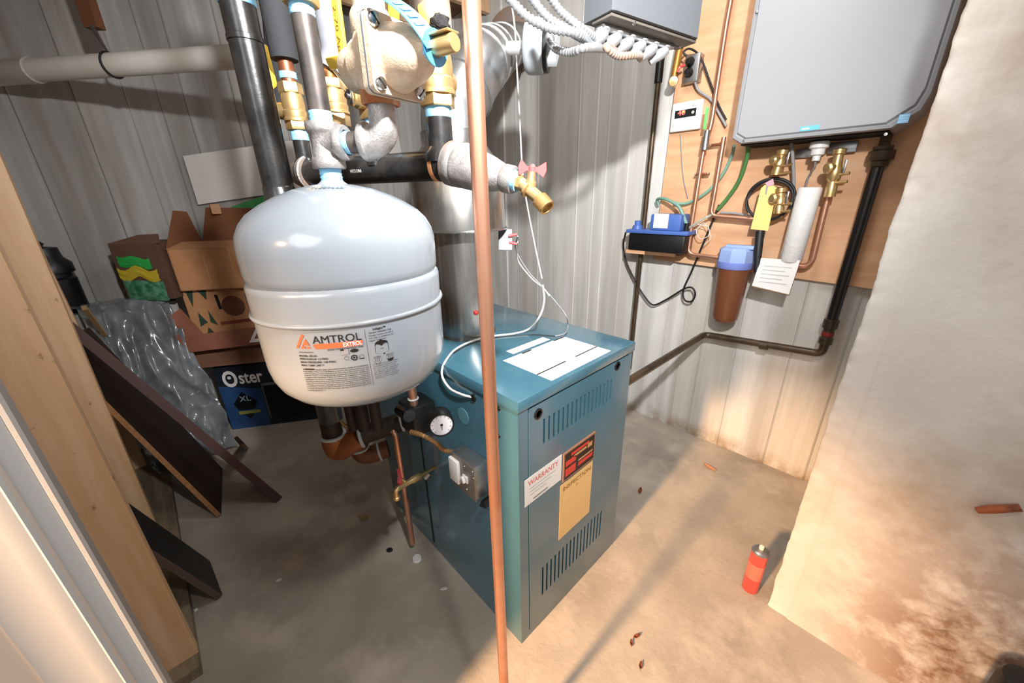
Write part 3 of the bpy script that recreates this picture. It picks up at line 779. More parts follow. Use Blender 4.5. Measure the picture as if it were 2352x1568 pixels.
# outlet weld and orange paint bands beside the last riser
def band(par, s0, s1, m, name):
    return MB().lathe(HL + hd * s0, hd, [(RH, 0), (RH + .0014, .001), (RH + .0014, s1 - s0 - .001), (RH, s1 - s0)], 32).build(name, m, par)
LH = np.linalg.norm(HR - HL)
def hs(x):   # distance along the header for photo column x
    best = min(np.linspace(-.05, LH + .1, 400), key=lambda s: abs(proj(HL + hd * s)[0] - x)); return best
def proj(p):
    q = CM @ (np.array(p, float) - CAM); return np.array([IMG[0] / 2, IMG[1] / 2]) + FPX * q[:2] / q[2]
band(hp, hs(1000), hs(1010), mat('orange_primer', '#c9895a', .6), 'paint_band')
band(hp, hs(1010), hs(1036), m_steel, 'coupling_band')
# elbow at the left end
le = thing('pipe_elbow', HL, 'rusty ringed elbow at the left end of the header pipe', 'pipe fitting')
mb = MB(); mb.lathe(HL + hd * .02, -hd, [(.0, -.001), (.033, 0), (.035, .003), (.035, .012), (.032, .015), (.03, .03), (.024, .045), (0, .05)], 32); mb.build('body', m_rust, le)
MB().tube([HL + hd * .016 + .034 * (np.cross(hd, V3(0, 0, 1)) * math.cos(a) + V3(0, 0, 1) * math.sin(a)) for a in np.linspace(0, 2 * math.pi, 33)], .0032, 6, caps=False).build('rim', m_iron, le)
# bell reducer and hose bib at the right end
RE = W(1192, 418, depth(HR) - .055); rd = unit(RE - HR)
br = thing('bell_reducer', HR, 'big cast iron bell reducer at the right end of the header', 'pipe fitting')
LR = np.linalg.norm(RE - HR)
MB().lathe(HR - rd * .010, rd, [(0, 0), (.036, 0), (.0385, .004), (.0395, .012), (.0385, .020), (.0375, .022), (.0385, .024), (.038, .030), (.0355, LR * .45), (.030, LR * .66), (.0235, LR * .82), (.0222, LR * .85), (.0238, LR * .87), (.0238, LR * .97), (.022, LR), (0, LR)], 40).build('body', m_iron, br, smooth=35)
MB().lathe(HR - rd * .012, rd, [(0, 0), (.0355, 0), (.0392, .003), (.0392, .008), (0, .008)], 40).build('rusty_rim', m_rust, br)
taped(RE - rd * .014, rd, .0165, .012, 'thread', br)
hb = thing('hose_bib', RE, 'small brass hose bib with red butterfly handle', 'tap')
q0 = RE - rd * .004
nd = unit(rd + V3(0, 0, -.35)); q1 = q0 + nd * .042
mouth = W(1243, 462, depth(q1) - .005); nz = unit(mouth - q1)
mb = MB(); hexprof(mb, q0, rd, .0135, .010)
mb.tube(fillet([q0 + rd * .006, q0 + nd * .028, q1 + nz * .004, mouth], .02),   .0105, 18)
mb.lathe(q0 + nd * .02, nd, [(.0105, 0), (.0145, .002), (.0145, .006), (.0105, .008)], 20)
mb.build('body', m_brass, hb)
mb = MB(); pr = [(0, 0), (.0125, 0)]
for i in range(6): pr += [(.0145, .002 + .0035 * i), (.0128, .0038 + .0035 * i)]
pr += [(.0138, .024), (.0105, .024), (.010, .018), (0, .018)]
mb.lathe(mouth - nz * .006, nz, pr, 24).build('hose_thread', m_brass, hb)
st0 = q0 + nd * .030; std = unit(V3(0, 0, 1) + .12 * _r)
MB().lathe(st0, std, [(.0095, 0), (.0095, .014), (.0075, .016), (.0065, .030), (0, .030)], 18).build('stem', m_brass, hb)
hc = st0 + std * .034; hu = unit(_r - _f * .25); hu = unit(hu - std * (hu @ std)); hv = std
poly = [(-.0035, -.009), (-.0075, -.002), (-.0215, -.011), (-.024, .003), (-.0205, .014), (-.009, .004), (0, .0035), (.009, .004), (.0225, .013), (.0245, .0), (.021, -.011), (.0075, -.003), (.0035, -.009)]
hn = np.cross(hu, hv)
MB().prism(poly, hc - hn * .0022, hu, hv, hn * .0044).build('handle', m_red, hb)
MB().lathe(hc - std * .008, std, [(.0065, 0), (.0065, .012), (.0045, .0135), (.0035, .016), (0, .016)], 16).build('handle_hub', m_red, hb)

def ball_valve(x, label, yt0, yt1, yh, yb, ytop, rpipe, stem_dir, lever=None, up=None, group='brass ball valves on the header'):
    """x: photo column where the riser leaves the header; rows: thread bottom/top, hex top, body top, upper hex top"""
    s0 = hs(x); B = HL + hd * s0; X, Y = B[0], B[1]
    z = {k: zat(X, Y, y) for k, y in dict(t0=yt0, t1=yt1, h=yh, b=yb, top=ytop).items()}
    ri = thing('steel_riser', (X, Y, B[2] + RH * .8), 'short black steel riser feeding the ' + label[1], 'pipe', 'header risers')
    MB().cyl((X, Y, B[2] + RH * .5), (X, Y, z['t0']), rpipe, seg=26).build('pipe', m_steel, ri)
    MB().lathe((X, Y, B[2] + RH * .35), (0, 0, 1), [(rpipe + .010, -.004), (rpipe + .008, .010), (rpipe + .002, .019), (rpipe, .022)], 26).build('weld_collar', m_steel, ri)
    taped(V3(X, Y, z['t0'] - .001), (0, 0, 1), rpipe + .0006, z['t1'] - z['t0'] + .001, 'thread', ri)
    bv = thing('ball_valve', (X, Y, z['t1']), label[0], 'valve', group)
    R = rpipe * 1.32
    mb = MB(); hexprof(mb, (X, Y, z['t1']), (0, 0, 1), R * 1.08, z['h'] - z['t1'], .25)
    L = z['b'] - z['h']
    mb.lathe((X, Y, z['h']), (0, 0, 1), [(R * .98, -.001), (R * 1.12, 0), (R * 1.12, L * .10), (R * 1.04, L * .13), (R * 1.08, L * .3), (R * 1.08, L * .36), (R * 1.0, L * .40), (R * 1.04, L * .62), (R * .98, L * .86), (R * .9, L)], 28)
    mb.build('body', m_brass, bv, smooth=35)
    mb = MB(); hexprof(mb, (X, Y, z['b'] - .001), (0, 0, 1), R * 1.08, z['top'] - z['b'], .25); mb.build('hex_end', m_brass, bv)
    sd = unit(stem_dir); C0 = V3(X, Y, z['h'] + L * .42)
    mb = MB(); mb.lathe(C0, sd, [(rpipe * .95, 0), (rpipe * .95, R + .010), (rpipe * .8, R + .012), (rpipe * .8, R + .020), (0, R + .020)], 22); mb.build('stem_boss', m_brass, bv)
    E0 = C0 + sd * (R + .022)
    if lever:
        mb = MB(); hexprof(mb, E0, sd, .0085, .007); mb.cyl(E0, E0 + sd * .012, .004, seg=12); mb.build('stem_nut', m_chrome, bv)
        k1, k2, k3 = lever(E0)
        wdir = unit(np.cross(sd, k3 - k1)); 
        mb = MB()
        def strap(pts, w0, t0, mb):
            P = [np.array(q, float) for q in pts]
            for i in range(len(P) - 1):
                d_ = P[i + 1] - P[i]; L_ = np.linalg.norm(d_); zz = d_ / L_; xx = unit(wdir - zz * (wdir @ zz)); yy = np.cross(zz, xx)
                mb.box((P[i] + P[i + 1]) / 2, (w0, t0, L_ + t0 * .6), np.array([xx, yy, zz]).T, t0 * .3)
            return mb
        m0 = E0 + sd * .003
        strap([m0 - V3(0, 0, .012), m0 + V3(0, 0, .010), k1 + (k2 - k1) * 0], .015, .003, mb).build('lever_arm', m_chrome, bv)
        lv = strap([k1, k2, k3], .017, .0075, MB()).build('lever_sleeve', m_yellow, bv, label='yellow vinyl lever grip')
        return bv, X, Y, z, (k1, k2, k3, wdir, lv)
    return bv, X, Y, z, None
lf = unit(-_r + _f * .1); lf = unit(lf - V3(0, 0, lf[2]))
# from left to right along the header
A = ball_valve(706, ('brass ball valve at far left with a slim yellow lever', 'far left ball valve'), 322, 300, 280, 215, 190, .0168, lf,
               lambda E0: (E0 + V3(0, 0, .035) - _r * .020, W(628, 190, depth(E0) - .01), W(606, 104, depth(E0) - .02)))
B_v = ball_valve(792, ('brass ball valve between tank pipe and regulator, no lever showing', 'second ball valve'), 308, 290, 262, 205, 182, .0192, lf)
C_v = ball_valve(876, ('brass ball valve half hidden by the bronze regulator, with wide yellow lever', 'third ball valve'), 296, 276, 252, 205, 180, .0192, unit((-_r * .5 - _f * .85) * V3(1, 1, 0)),
                 lambda E0: (E0 + V3(0, 0, .020) - _r * .012 - _f * .05, W(790, 140, depth(E0) - .09), W(766, -40, depth(E0) - .13)))
D_v = ball_valve(1016, ('largest brass ball valve, right of the bronze regulator', 'right hand ball valve'), 270, 248, 220, 118, 96, .0232, unit(_f + _r * .3 - V3(0, 0, _f[2])))
# lettering on the wide lever
k1, k2, k3, wdir, lv = C_v[4]
ax_ = unit(k3 - k2); nn = unit(np.cross(wdir, ax_)); nn = nn if nn @ (CAM - k2) > 0 else -nn
mb = MB(); lettering(mb, '2-70 Apollo', k3 * .72 + k2 * .28 + nn * .0042 - unit(np.cross(nn, -ax_)) * .004, -ax_, unit(np.cross(nn, -ax_)), .011, width=.085)
mb.build('lettering', mat('dark_amber_ink', '#6b5310', .6), lv, smooth=0, recalc=False)

# lagged pipes going up from the valves
def up_pipe(name, pts, r, m, label, group, cat='pipe', seg=18, rad=.05):
    return MB().tube(fillet(pts, rad), r, seg).build(name, m, None, 50, label, cat, group)
def valve_top(v, z): return V3(v[1], v[2], v[3]['top'] + z)
up_pipe('copper_stub', [valve_top(A, -.002), valve_top(A, .02), valve_top(A, .045)], .0145, m_copper_d, 'copper stub above the far left ball valve', 'stubs above the valves')
taped(valve_top(A, .006), (0, 0, 1), .0165, .012, 'thread', A[0])
up_pipe('insulated_pipe', [valve_top(A, .04), valve_top(A, .2), valve_top(A, .5)], .026, m_rubk, 'black foam lagged pipe above the far left ball valve', 'foam lagged pipes')
up_pipe('copper_stub', [valve_top(B_v, -.002), valve_top(B_v, .02), valve_top(B_v, .03)], .016, mat('flux_stained_copper', '#a8713c', .5, metal=.6, col2='#5d3a1e', scale=60), 'flux stained copper stub above the second ball valve', 'stubs above the valves')
b0 = valve_top(B_v, .012)
up_pipe('insulated_pipe', [b0, W(772, 130, depth(b0) + .0), W(754, 40, depth(b0) - .01), W(742, -80, depth(b0) - .03)], .0255, m_rub, 'grey foam lagged pipe rising above the second valve', 'foam lagged pipes')
up_pipe('insulated_pipe', [W(735, 200, 1.02), W(722, 90, 1.0), W(705, -60, .95)], .030, m_rub, 'grey foam lagged pipe behind the upright tank pipe', 'foam lagged pipes')
up_pipe('insulated_pipe', [W(838, 240, 1.05), W(838, 100, .98), W(832, -60, .92)], .026, m_rubk, 'black foam lagged pipe left of the bronze regulator', 'foam lagged pipes')
up_pipe('insulated_pipe', [W(650, 270, 1.2), W(640, 120, 1.15), W(625, -60, 1.1)], .036, m_rubk, 'dark lagged pipe right of the big black pipe', 'foam lagged pipes')
d0 = valve_top(D_v, -.004)
ip = thing('insulated_pipe', d0, 'dark lagged pipe with yellow foam splash above the right hand valve', 'pipe', 'foam lagged pipes')
MB().cyl(d0, d0 + V3(0, 0, .035), .021, seg=24).build('copper_end', mat('sealant_white', '#e4e1dc', .5), ip)
mb = MB()
def lag(u, v):
    a = 2 * math.pi * u; z = .022 + .0 + .55 * v
    r = .034 + .002 * noise.noise(Vector((math.cos(a) * 2, math.sin(a) * 2, z * 30)))
    zz = z + (.018 * noise.noise(Vector((math.cos(a) * 2, math.sin(a) * 2, 5))) + .012 * math.cos(a - 2.5)) * max(0, 1 - v * 8)
    return (d0[0] + r * math.cos(a), d0[1] + r * math.sin(a), d0[2] + zz)
mb.grid(lag, 32, 40).build('lagging', mat('aged_lagging', '#6b6664', .7, col2='#8a6f55', scale=9, bump=.1), ip, smooth=60, recalc=False)
mb = MB()
toc = unit((CAM - d0) * V3(1, 1, 0))
sl = unit(np.cross(V3(0, 0, 1), toc))
def splash(u, v):
    z = .015 + .13 * v; wdt = .012 + .006 * math.sin(v * 9) + (.010 if v < .25 else 0)
    a = (u - .5) * 2 * wdt / .036 + .25
    r = .0375 + .004 * noise.noise(Vector((u * 5, v * 9, 2))) + .004 * math.sin(math.pi * u)
    return d0 + (toc * math.cos(a) + sl * math.sin(a)) * r + V3(0, 0, z)
mb.grid(splash, 8, 24).build('foam_splash', mat('yellow_expanding_foam', '#e7c377', .6, col2='#e59a4a', scale=18, bump=.2), ip, smooth=60, recalc=False)
mb = MB(); cc = d0 + toc * .036 + sl * -.004 + V3(0, 0, .016) + _r * .018
def lump(u, v):
    a = 2 * math.pi * u; b = math.pi * v; n_ = V3(math.sin(b) * math.cos(a), math.sin(b) * math.sin(a), math.cos(b))
    r = .016 * (1 + .35 * noise.noise(Vector((n_[0] * 3, n_[1] * 3, n_[2] * 6))))
    return cc + n_ * r * V3(1, 1, .85)
mb.grid(lump, 18, 14).build('torn_end', mat('charred_foam', '#1f1d1c', .9, bump=.6, bscale=120), ip, smooth=40, recalc=False)
# yellow lever end seen above the regulator, belongs to the right hand valve
kk = W(905, 45, depth(d0) - .05); kt = W(903, -60, depth(d0) - .09)
mb = MB(); zz = unit(kt - kk); xx = unit(_r - zz * (_r @ zz)); yy = np.cross(zz, xx)
mb.box((kk + kt) / 2, (.017, .0075, np.linalg.norm(kt - kk)), np.array([xx, yy, zz]).T, .002).build('lever_sleeve', m_yellow, D_v[0])

# ------------------------------------------------------------------ big black upright pipe at the left
b0 = W(548, 20, .62); b1 = V3(b0[0], b0[1], zat(b0[0], b0[1], 470))
bp = thing('drain_pipe', b1, 'thick glossy black upright pipe behind the left side of the tank', 'pipe')
RB = .0262
zt0 = zat(b0[0], b0[1], 14)
MB().cyl((b0[0], b0[1], .95), (b0[0], b0[1], zt0), RB, seg=36).build('pipe', m_steel, bp)
zc = zat(b0[0], b0[1], 95)
MB().lathe((b0[0], b0[1], zc - .003), (0, 0, 1), [(RB, 0), (RB + .0014, .001), (RB + .0014, .008), (RB, .009)], 36).build('collar_ring', m_steel, bp)
zc = zat(b0[0], b0[1], 428)
MB().lathe((b0[0], b0[1], zc - .02), (0, 0, 1), [(RB + .001, -.08), (RB + .0016, .018), (RB, .02)], 36).build('coupling', m_steel, bp)
taped(V3(b0[0], b0[1], zt0), (0, 0, 1), RB + .001, .018, 'thread', bp)
mb = MB(); mb.lathe((b0[0], b0[1], zt0 + .018), (0, 0, 1), [(.034, 0), (.035, .01), (.035, .08), (0, .08)], 28); mb.build('fitting', m_iron, bp)

# ------------------------------------------------------------------ bright copper pipe in front
cx, cy = -.4273 * .97, .3463 * .97
cp = thing('copper_pipe', (cx, cy, 0), 'long bright copper pipe standing in front of the boiler', 'pipe')
tilt = V3(cx, cy, 0)
ptop = on(1082, 0, 'X', cx); 
a_ = W(1158, 1560, 0.5); 
def on_h(x, y, d):   # point at horizontal distance d from the camera
    r_ = ray(x, y); t_ = d / math.hypot(r_[0], r_[1]); return CAM + t_ * r_
c_hi = on_h(1082, 0, .545); c_lo = on_h(1157, 1560, .55); dirc = unit(c_hi - c_lo)
c_bot = c_lo - dirc * (c_lo[2] - .002) / dirc[2]; c_top = c_lo + dirc * (2.65 - c_lo[2]) / dirc[2]
MB().cyl(c_bot, c_top, .0111, seg=28).build('pipe', m_copper, cp)

# ------------------------------------------------------------------ flue: stack, draft hood, elbowed vent pipe
FX, FY = -1.12, .82
fl = thing('flue_stack', (FX, FY, BZ), 'upright galvanised flue pipe standing on the boiler lid', 'flue')
MB().lathe((FX, FY, BZ), (0, 0, 1), [(.112, 0), (.112, .004), (.104, .005), (.103, .36), (.103, .40)], 44).build('pipe', m_galv2, fl)
p_ = V3(FX, FY, zat(FX, FY, 702)); out_ = unit((CAM - p_) * V3(1, 1, 0)); rt_ = unit(np.cross(V3(0, 0, 1), out_))
bd_ = out_ * math.cos(.35) + rt_ * math.sin(.35)
MB().ball(p_ + bd_ * .106, .009, 14, 10).build('red_button', mat('red_plastic', '#a3261f', .35), fl)
hd_ = thing('draft_hood', (FX, FY, 1.335), 'shiny steel draft hood above the flue stack', 'flue hood')
MB().lathe((FX, FY, 1.335), (0, 0, 1), [(.158, .004), (.164, 0), (.166, .003), (.164, .006), (.160, .008), (.158, .19), (.152, .20), (.11, .255), (.106, .262), (.106, .30), (.100, .30), (.100, .26), (.15, .19), (.152, .01)], 56).build('hood', m_galv2, hd_, smooth=35)
ve = thing('vent_pipe', (FX, FY, 1.62), 'large jointed galvanised vent pipe bending towards the concrete wall', 'flue')
path = [V3(FX, FY, 1.60), V3(FX, FY, 1.70), V3(FX - .06, FY + .16, 1.86), V3(-1.58, 1.45, 2.08), V3(-2.12, 2.12, 2.38)]
Pm = resample(fillet(path, .14, 6), .012); nP = len(Pm)
def ringed(i0, i1, r, name, m=m_galv):
    return MB().tube(Pm[i0:i1], r, 36, caps=False).build(name, m, ve, smooth=50)
cuts = [0, int(nP * .10), int(nP * .19), int(nP * .27), int(nP * .36), int(nP * .55), nP]
for i in range(len(cuts) - 1):
    ringed(cuts[i], min(cuts[i + 1] + 1, nP), .101 + .0022 * (i % 2), 'vent_section')
for c_ in cuts[1:-1]:
    d_ = unit(Pm[min(c_ + 1, nP - 1)] - Pm[c_ - 1])
    MB().lathe(Pm[c_] - d_ * .004, d_, [(.1035, 0), (.107, .002), (.107, .006), (.1035, .008)], 36).build('joint_bead', m_galv, ve)
MB().lathe(V3(*Pm[-1]) - V3(0, .04, 0), unit(Pm[-1] - Pm[-6]), [(.105, 0), (.17, .02), (.17, .04)], 36).build('wall_thimble', m_rust, ve)
# damper drum on its bracket
DC = W(1236, 108, 1.30); dax = unit(_r * .93 - _f * .18 + _d * .10)
dm = thing('damper_motor', DC, 'grey round damper motor with black ring beside the vent pipe', 'motor')
MB().lathe(DC - dax * .042, dax, [(0, 0), (.070, 0), (.078, .008), (.080, .016), (.080, .062), (.078, .066), (0, .066)], 40).build('drum', mat('grey_plastic', '#a7acb0', .45), dm)
MB().lathe(DC + dax * .024, dax, [(.070, 0), (.076, 0), (.076, .014), (.070, .014), (0, .014)], 40).build('ring', m_black, dm)
F_ = frame(dax, _d)
MB().prism([(-.05, -.035), (.02, -.055), (.055, -.01), (.055, .02), (0, .05), (-.05, .04)], DC + dax * .038, F_[:, 0], F_[:, 1], dax * .03).build('cover', mat('pale_grey_plastic', '#c2c6c8', .45), dm)
MB().box(DC - dax * .075, (.03, .03, .075), F_, .003).build('bracket', mat('white_plastic', '#d8d8d6', .4), dm)

# ------------------------------------------------------------------ zone controller box with armoured cables
uY = unit(V3(math.sin(math.radians(10)), math.cos(math.radians(10)), 0)); uX = V3(uY[1], -uY[0], 0)
K0 = W(1405, 22, .95); KL, KD, KH = .39, .10, .26
zc_ = thing('zone_controller', K0, 'dark grey zone controller box with a row of metal connectors', 'control box')
def K(a, b, c): return K0 + uY * a - uX * b + V3(0, 0, c)
mb = MB()
base = [(0, 0), (.012, -.004), (KL - .02, -.004), (KL, .02), (KL, KD), (0, KD)]
mb.prism([(a, -b) for a, b in base], K0 + V3(0, 0, .03), uY, uX, V3(0, 0, KH))
low = [(.0, .0), (.03, .012), (KL * .6, .03), (KL * .97, .045), (KL, .05), (KL, KD), (0, KD)]
n_ = len(low)
mb.prism([(a, -b) for a, b in [(0, 0), (.012, -.004), (KL - .02, -.004), (KL, .02), (KL, KD), (0, KD)]], K0, uY, uX, V3(0, 0, .03))
mb.build('cover', mat('charcoal_plastic', '#606265', .5, bump=.05, bscale=300), zc_, smooth=30)
MB().box(K(KL * .5, KD * .42, -.004), (KL * .96, KD * .7, .008), np.array([uY, uX, V3(0, 0, 1)]).T, .002).build('base_tray', mat('taupe_plastic', '#6a625a', .55), zc_)
MB().box(K(KL * .45, KD * .62, -.012), (KL * .8, .034, .016), np.array([uY, uX, V3(0, 0, 1)]).T, .003).build('connector_rail', m_galv, zc_)
MB().box(K(KL * .5, -.006, .12), (.07, .004, .05), np.array([uY, uX, V3(0, 0, 1)]).T, .001).build('window', mat('dark_green_window', '#39493f', .3), zc_)
for k_ in range(6):
    c0 = K(.035 + .053 * k_, KD * .62, -.016)
    cn = MB(); cn.lathe(c0, (0, 0, -1), [(0, 0), (.020, 0), (.020, .004), (.0165, .006), (.0165, .016), (0, .016)], 18)
    ld = unit(V3(0, 0, -.55) - uX * .55 - uY * .55)
    cn.lathe(c0 - V3(0, 0, .010), ld, [(0, -.010), (.0155, -.010), (.0178, .004), (.0178, .012), (.0130, .032), (.0100, .046), (0, .046)], 18)
    cb = cn.build('cable_connector', mat('cast_zinc', '#c3c6c9', .38, metal=.6), zc_)
    MB().lathe(c0 + uY * .013 - V3(0, 0, .010), uY - uX * .4, [(.0042, 0), (.0042, .004), (.002, .006), (0, .006)], 10).build('screw', m_chrome, cb)
for a_, b_ in ((.10, .012), (KL - .025, .05)):
    MB().ball(K(a_, b_, -.006), .006, 10, 8).build('screw', m_chrome, zc_)
MB().box(K(KL - .03, KD * .62, -.006), (.045, .02, .006), np.array([uY, uX, V3(0, 0, 1)]).T).build('knockout_slot', m_black, zc_)
def armoured(pts, r, label, m=m_armor, grp='armoured cables at the zone controller'):
    Q = resample(spline(pts, 12), .0018); rs = [r * (1 + .15 * math.cos(i * 2 * math.pi / 6)) for i in range(len(Q))]
    return MB().tube(Q, rs, 12).build('armoured_cable', m, None, 60, label, 'cable', grp)
dK = depth(K0)
def cn(k_): return K(.035 + .053 * k_, KD * .62, -.026) + unit(V3(0, 0, -.55) - uX * .55 - uY * .55) * .04
armoured([W(1162, -12, dK - .06), W(1210, 38, dK - .04), W(1268, 66, dK - .02), W(1330, 77, dK - .01), cn(0)], .0098, 'lowest armoured cable sweeping in from the upper left')
armoured([W(1212, -15, dK - .02), W(1258, 40, dK), W(1310, 72, dK + .01), cn(0) + uY * .03], .0095, 'middle armoured cable of the three from the upper left')
armoured([W(1258, -15, dK + .02), W(1290, 28, dK + .02), W(1332, 62, dK + .02), cn(1) + V3(0, 0, .01)], .009, 'topmost armoured cable of the three from the upper left')
armoured([DC + dax * .05 + V3(0, 0, .02), W(1260, 85, dK + .12), W(1275, 110, dK + .07), W(1310, 120, dK + .03), W(1345, 110, dK), cn(1)], .0092, 'armoured cable drooping from the round damper motor')
armoured([cn(2), W(1392, 108, dK + .02), W(1420, 128, dK + .05), W(1465, 126, dK + .09), cn(4)], .0085, 'rust tinted armoured cable looping under the connectors', mat('rust_tinted_armour', '#c4bcb4', .4, metal=.5, col2='#b3927a', scale=10))
MB().tube(spline([W(1172, -10, 1.35), W(1182, 60, 1.36), W(1186, 130, 1.38), W(1193, 260, 1.42), W(1203, 420, 1.48), W(1228, 560, 1.55), W(1245, 640, 1.5)], 8), .0032, 8).build('sensor_wire', m_wire, None, 60, 'thin white wire hanging in front of the concrete wall', 'wire')

# ------------------------------------------------------------------ wiring on the boiler lid
sw = thing('spill_switch', W(1147, 550, 1.52), 'small steel spill switch clipped to the draft hood rim', 'switch')
p_ = V3(FX, FY, 1.30) + unit(_r * 1.0 + V3(0, 0, 0)) * .158
MB().box(p_, (.006, .05, .075), np.array([_f, _r, -_d]).T, .002).build('plate', m_galv, sw)
sp = p_ - _f * .008 + _r * .012
for s__ in (-1, 1):
    MB().cyl(sp + V3(0, 0, .011 * s__), sp + V3(0, 0, .011 * s__) + _r * .03 - _d * .006 * s__, .005, seg=10).build('red_terminal', m_red, sw)
def wire(name, pts, r, m, label, grp=None, n=10):
    return MB().tube(spline(pts, n), r, 8).build(name, m, None, 60, label, 'wire', grp)
t0_ = sp + _r * .032
zl = BZ + .006
wire('twin_wire', [t0_ + V3(0, 0, .01), W(1185, 575, 1.5), W(1215, 625, 1.47), W(1243, 655, 1.45), W(1278, 695, 1.45), W(1300, 725, 1.42), on(1304, 748, 'Z', zl), on(1298, 765, 'Z', zl), on(1275, 772, 'Z', zl)], .0026, m_wireg, 'grey twin wire dropping from the red terminals to the lid', 'boiler wiring')
wire('twin_wire', [t0_ - V3(0, 0, .01), W(1190, 598, 1.48), W(1222, 640, 1.46), W(1247, 660, 1.45), W(1262, 680, 1.44)], .0026, m_wire, 'short white wire beside the grey one at the red terminals', 'boiler wiring')
wire('sleeved_wire', [W(1247, 655, 1.45), W(1250, 690, 1.40), W(1240, 725, 1.33), on(1215, 755, 'Z', zl + .01), on(1180, 766, 'Z', zl), on(1130, 772, 'Z', zl), on(1080, 785, 'Z', zl), on(1045, 803, 'Z', zl), on(1024, 828, 'Z', zl), W(1015, 850, depth(on(1015, 850, 'Y', BY0 - .012))), on(1018, 870, 'Y', BY0 - .015), on(1035, 893, 'Y', BY0 - .015), on(1062, 906, 'Y', BY0 - .012), on(1086, 912, 'Y', BY0 - .002)], .0038, m_wire, 'white sleeved wire looping over the boiler lid and down its side', 'boiler wiring')
wire('black_wire', [on(1275, 772, 'Z', zl), on(1255, 770, 'Z', zl), on(1225, 768, 'Z', zl), on(1180, 771, 'Z', zl), on(1130, 777, 'Z', zl), on(1080, 790, 'Z', zl), on(1042, 810, 'Z', zl)], .0018, m_cord, 'thin black wire lying along the white one on the lid', 'boiler wiring')
MB().lathe(on(1088, 913, 'Y', BY0), (0, -1, 0), [(.012, 0), (.012, .004), (.008, .006), (0, .006)], 16).build('cable_grommet', m_black, bo)
MB().lathe(on(1064, 955, 'Y', BY0), (0, -1, 0), [(.028, 0), (.028, .0015), (0, .0015)], 28).build('knockout', mat('pale_teal', '#4f7d88', .5), bo)
for q in ((1146, 938), (1146, 1000)):
    MB().lathe(on(q[0], q[1], 'Y', BY0), (0, -1, 0), [(.007, 0), (.006, .004), (0, .005)], 12).build('side_screw', m_black, bo)

# ------------------------------------------------------------------ steel switch box on the boiler side
yb0 = BY0 - .058
f0 = on(1034, 1036, 'Y', yb0); f1 = on(1087, 1079, 'Y', yb0); f2 = on(1101, 1159, 'Y', yb0)
zt_ = (f0[2] + f1[2]) / 2; zb_ = f2[2]
sb = thing('switch_box', ((f0[0] + f1[0]) / 2, BY0 - .03, zb_), 'galvanised steel switch box screwed to the boiler side', 'electrical box')
MB().span((f0[0], yb0 + .004, zb_), (f1[0], BY0 - .0005, zt_), .003).build('box', m_galv, sb)
MB().span((f0[0] - .002, yb0, zb_ - .002), (f1[0] + .002, yb0 + .004, zt_ + .002), .0015).build('cover_plate', mat('taupe_steel', '#8d8177', .4, metal=.6), sb)
wv = f1[0] - f0[0]; hv_ = zt_ - zb_
MB().span((f0[0] + wv * .02, yb0 - .012, zb_ + hv_ * .22), (f0[0] + wv * .42, yb0, zb_ + hv_ * .92), .003).build('receptacle', mat('ivory_plastic', '#cfc9c2', .4), sb)
mb = MB(); mb.span((f0[0] + wv * .55, yb0 - .006, zb_ + hv_ * .42), (f0[0] + wv * .75, yb0, zb_ + hv_ * .62), .001)
mb.box((f0[0] + wv * .66, yb0 - .012, zb_ + hv_ * .55), (.009, .022, .009), frame((0, -1, .4)).T, .001); mb.build('toggle', mat('ivory_plastic', '#cfc9c2'), sb)
for fx, fz in ((.62, .88), (.64, .16), (.95, .9), (.98, .72)):
    MB().lathe((f0[0] + wv * fx, yb0, zb_ + hv_ * fz), (0, -1, 0), [(.004, 0), (.0035, .002), (0, .003)], 10).build('screw', m_chrome, sb)
MB().prism([(0, 0), (.03, .012), (.028, .04), (.01, .03)], (f1[0] - .006, BY0 - .04, zb_ - .036), (1, 0, 0), (0, 0, 1), (0, .03, 0)).build('cable_clamp', m_black, sb)
# copper coloured flexible cable into the box
Q = resample(spline([on(945, 992, 'Y', .46), on(972, 1000, 'Y', .47), on(1000, 1015, 'Y', .50), on(1020, 1033, 'Y', .53), (f0[0] + .004, .545, zt_ - .012)], 10), .004)
MB().tube(Q, [.0075 * (1 + .14 * math.cos(i * 2.1)) for i in range(len(Q))], 10).build('armoured_cable', mat('bronze_armour', '#a87f55', .4, metal=.6), None, 60, 'bronze tinted armoured cable entering the steel switch box', 'cable')

# ------------------------------------------------------------------ near boiler piping under the tank
dq = 1.42
e1 = W(790, 1018, dq)
sp_ = thing('supply_elbow', e1 - V3(0, 0, .05), 'rust orange pipe elbow with pale rings beneath the tank', 'pipe fitting')
topv = V3(e1[0] - .02, e1[1] - .02, e1[2]) 
va = W(765, 1000, dq); hx = W(818, 1004, dq - .0); far = W(930, 966, dq + .05)
hdir = unit(far - hx)
mb = MB(); mb.tube(fillet([va + V3(0, 0, .004), va - V3(0, 0, .075), hx - V3(0, 0, .055) * .0 + (va - hx) * .0 + hdir * .02], .07, 8), .043, 28)
mb.build('elbow', mat('rust_orange_iron', '#a06238', .55, metal=.4, col2='#8a4f2b', scale=18), sp_)
def ringt(c, ax, r, rr_, name, m, par):
    F2 = frame(ax)
    return MB().tube([c + F2 @ V3(r * math.cos(a), r * math.sin(a), 0) for a in np.linspace(0, 2 * math.pi, 29)], rr_, 8, caps=False).build(name, m, par)
m_seal = mat('pale_sealant', '#b9bdbd', .6)
ringt(va + V3(0, 0, .004), (0, 0, 1), .041, .0065, 'ring', m_seal, sp_); ringt(hx + hdir * .018, hdir, .041, .0065, 'ring', m_seal, sp_)
m_dpipe = mat('dark_brown_pipe', '#3a2c22', .6, metal=.2, col2='#2a211b', scale=12)
np_ = thing('supply_pipe', va, 'dark upright pipe between tank bottom and rust orange elbow', 'pipe')
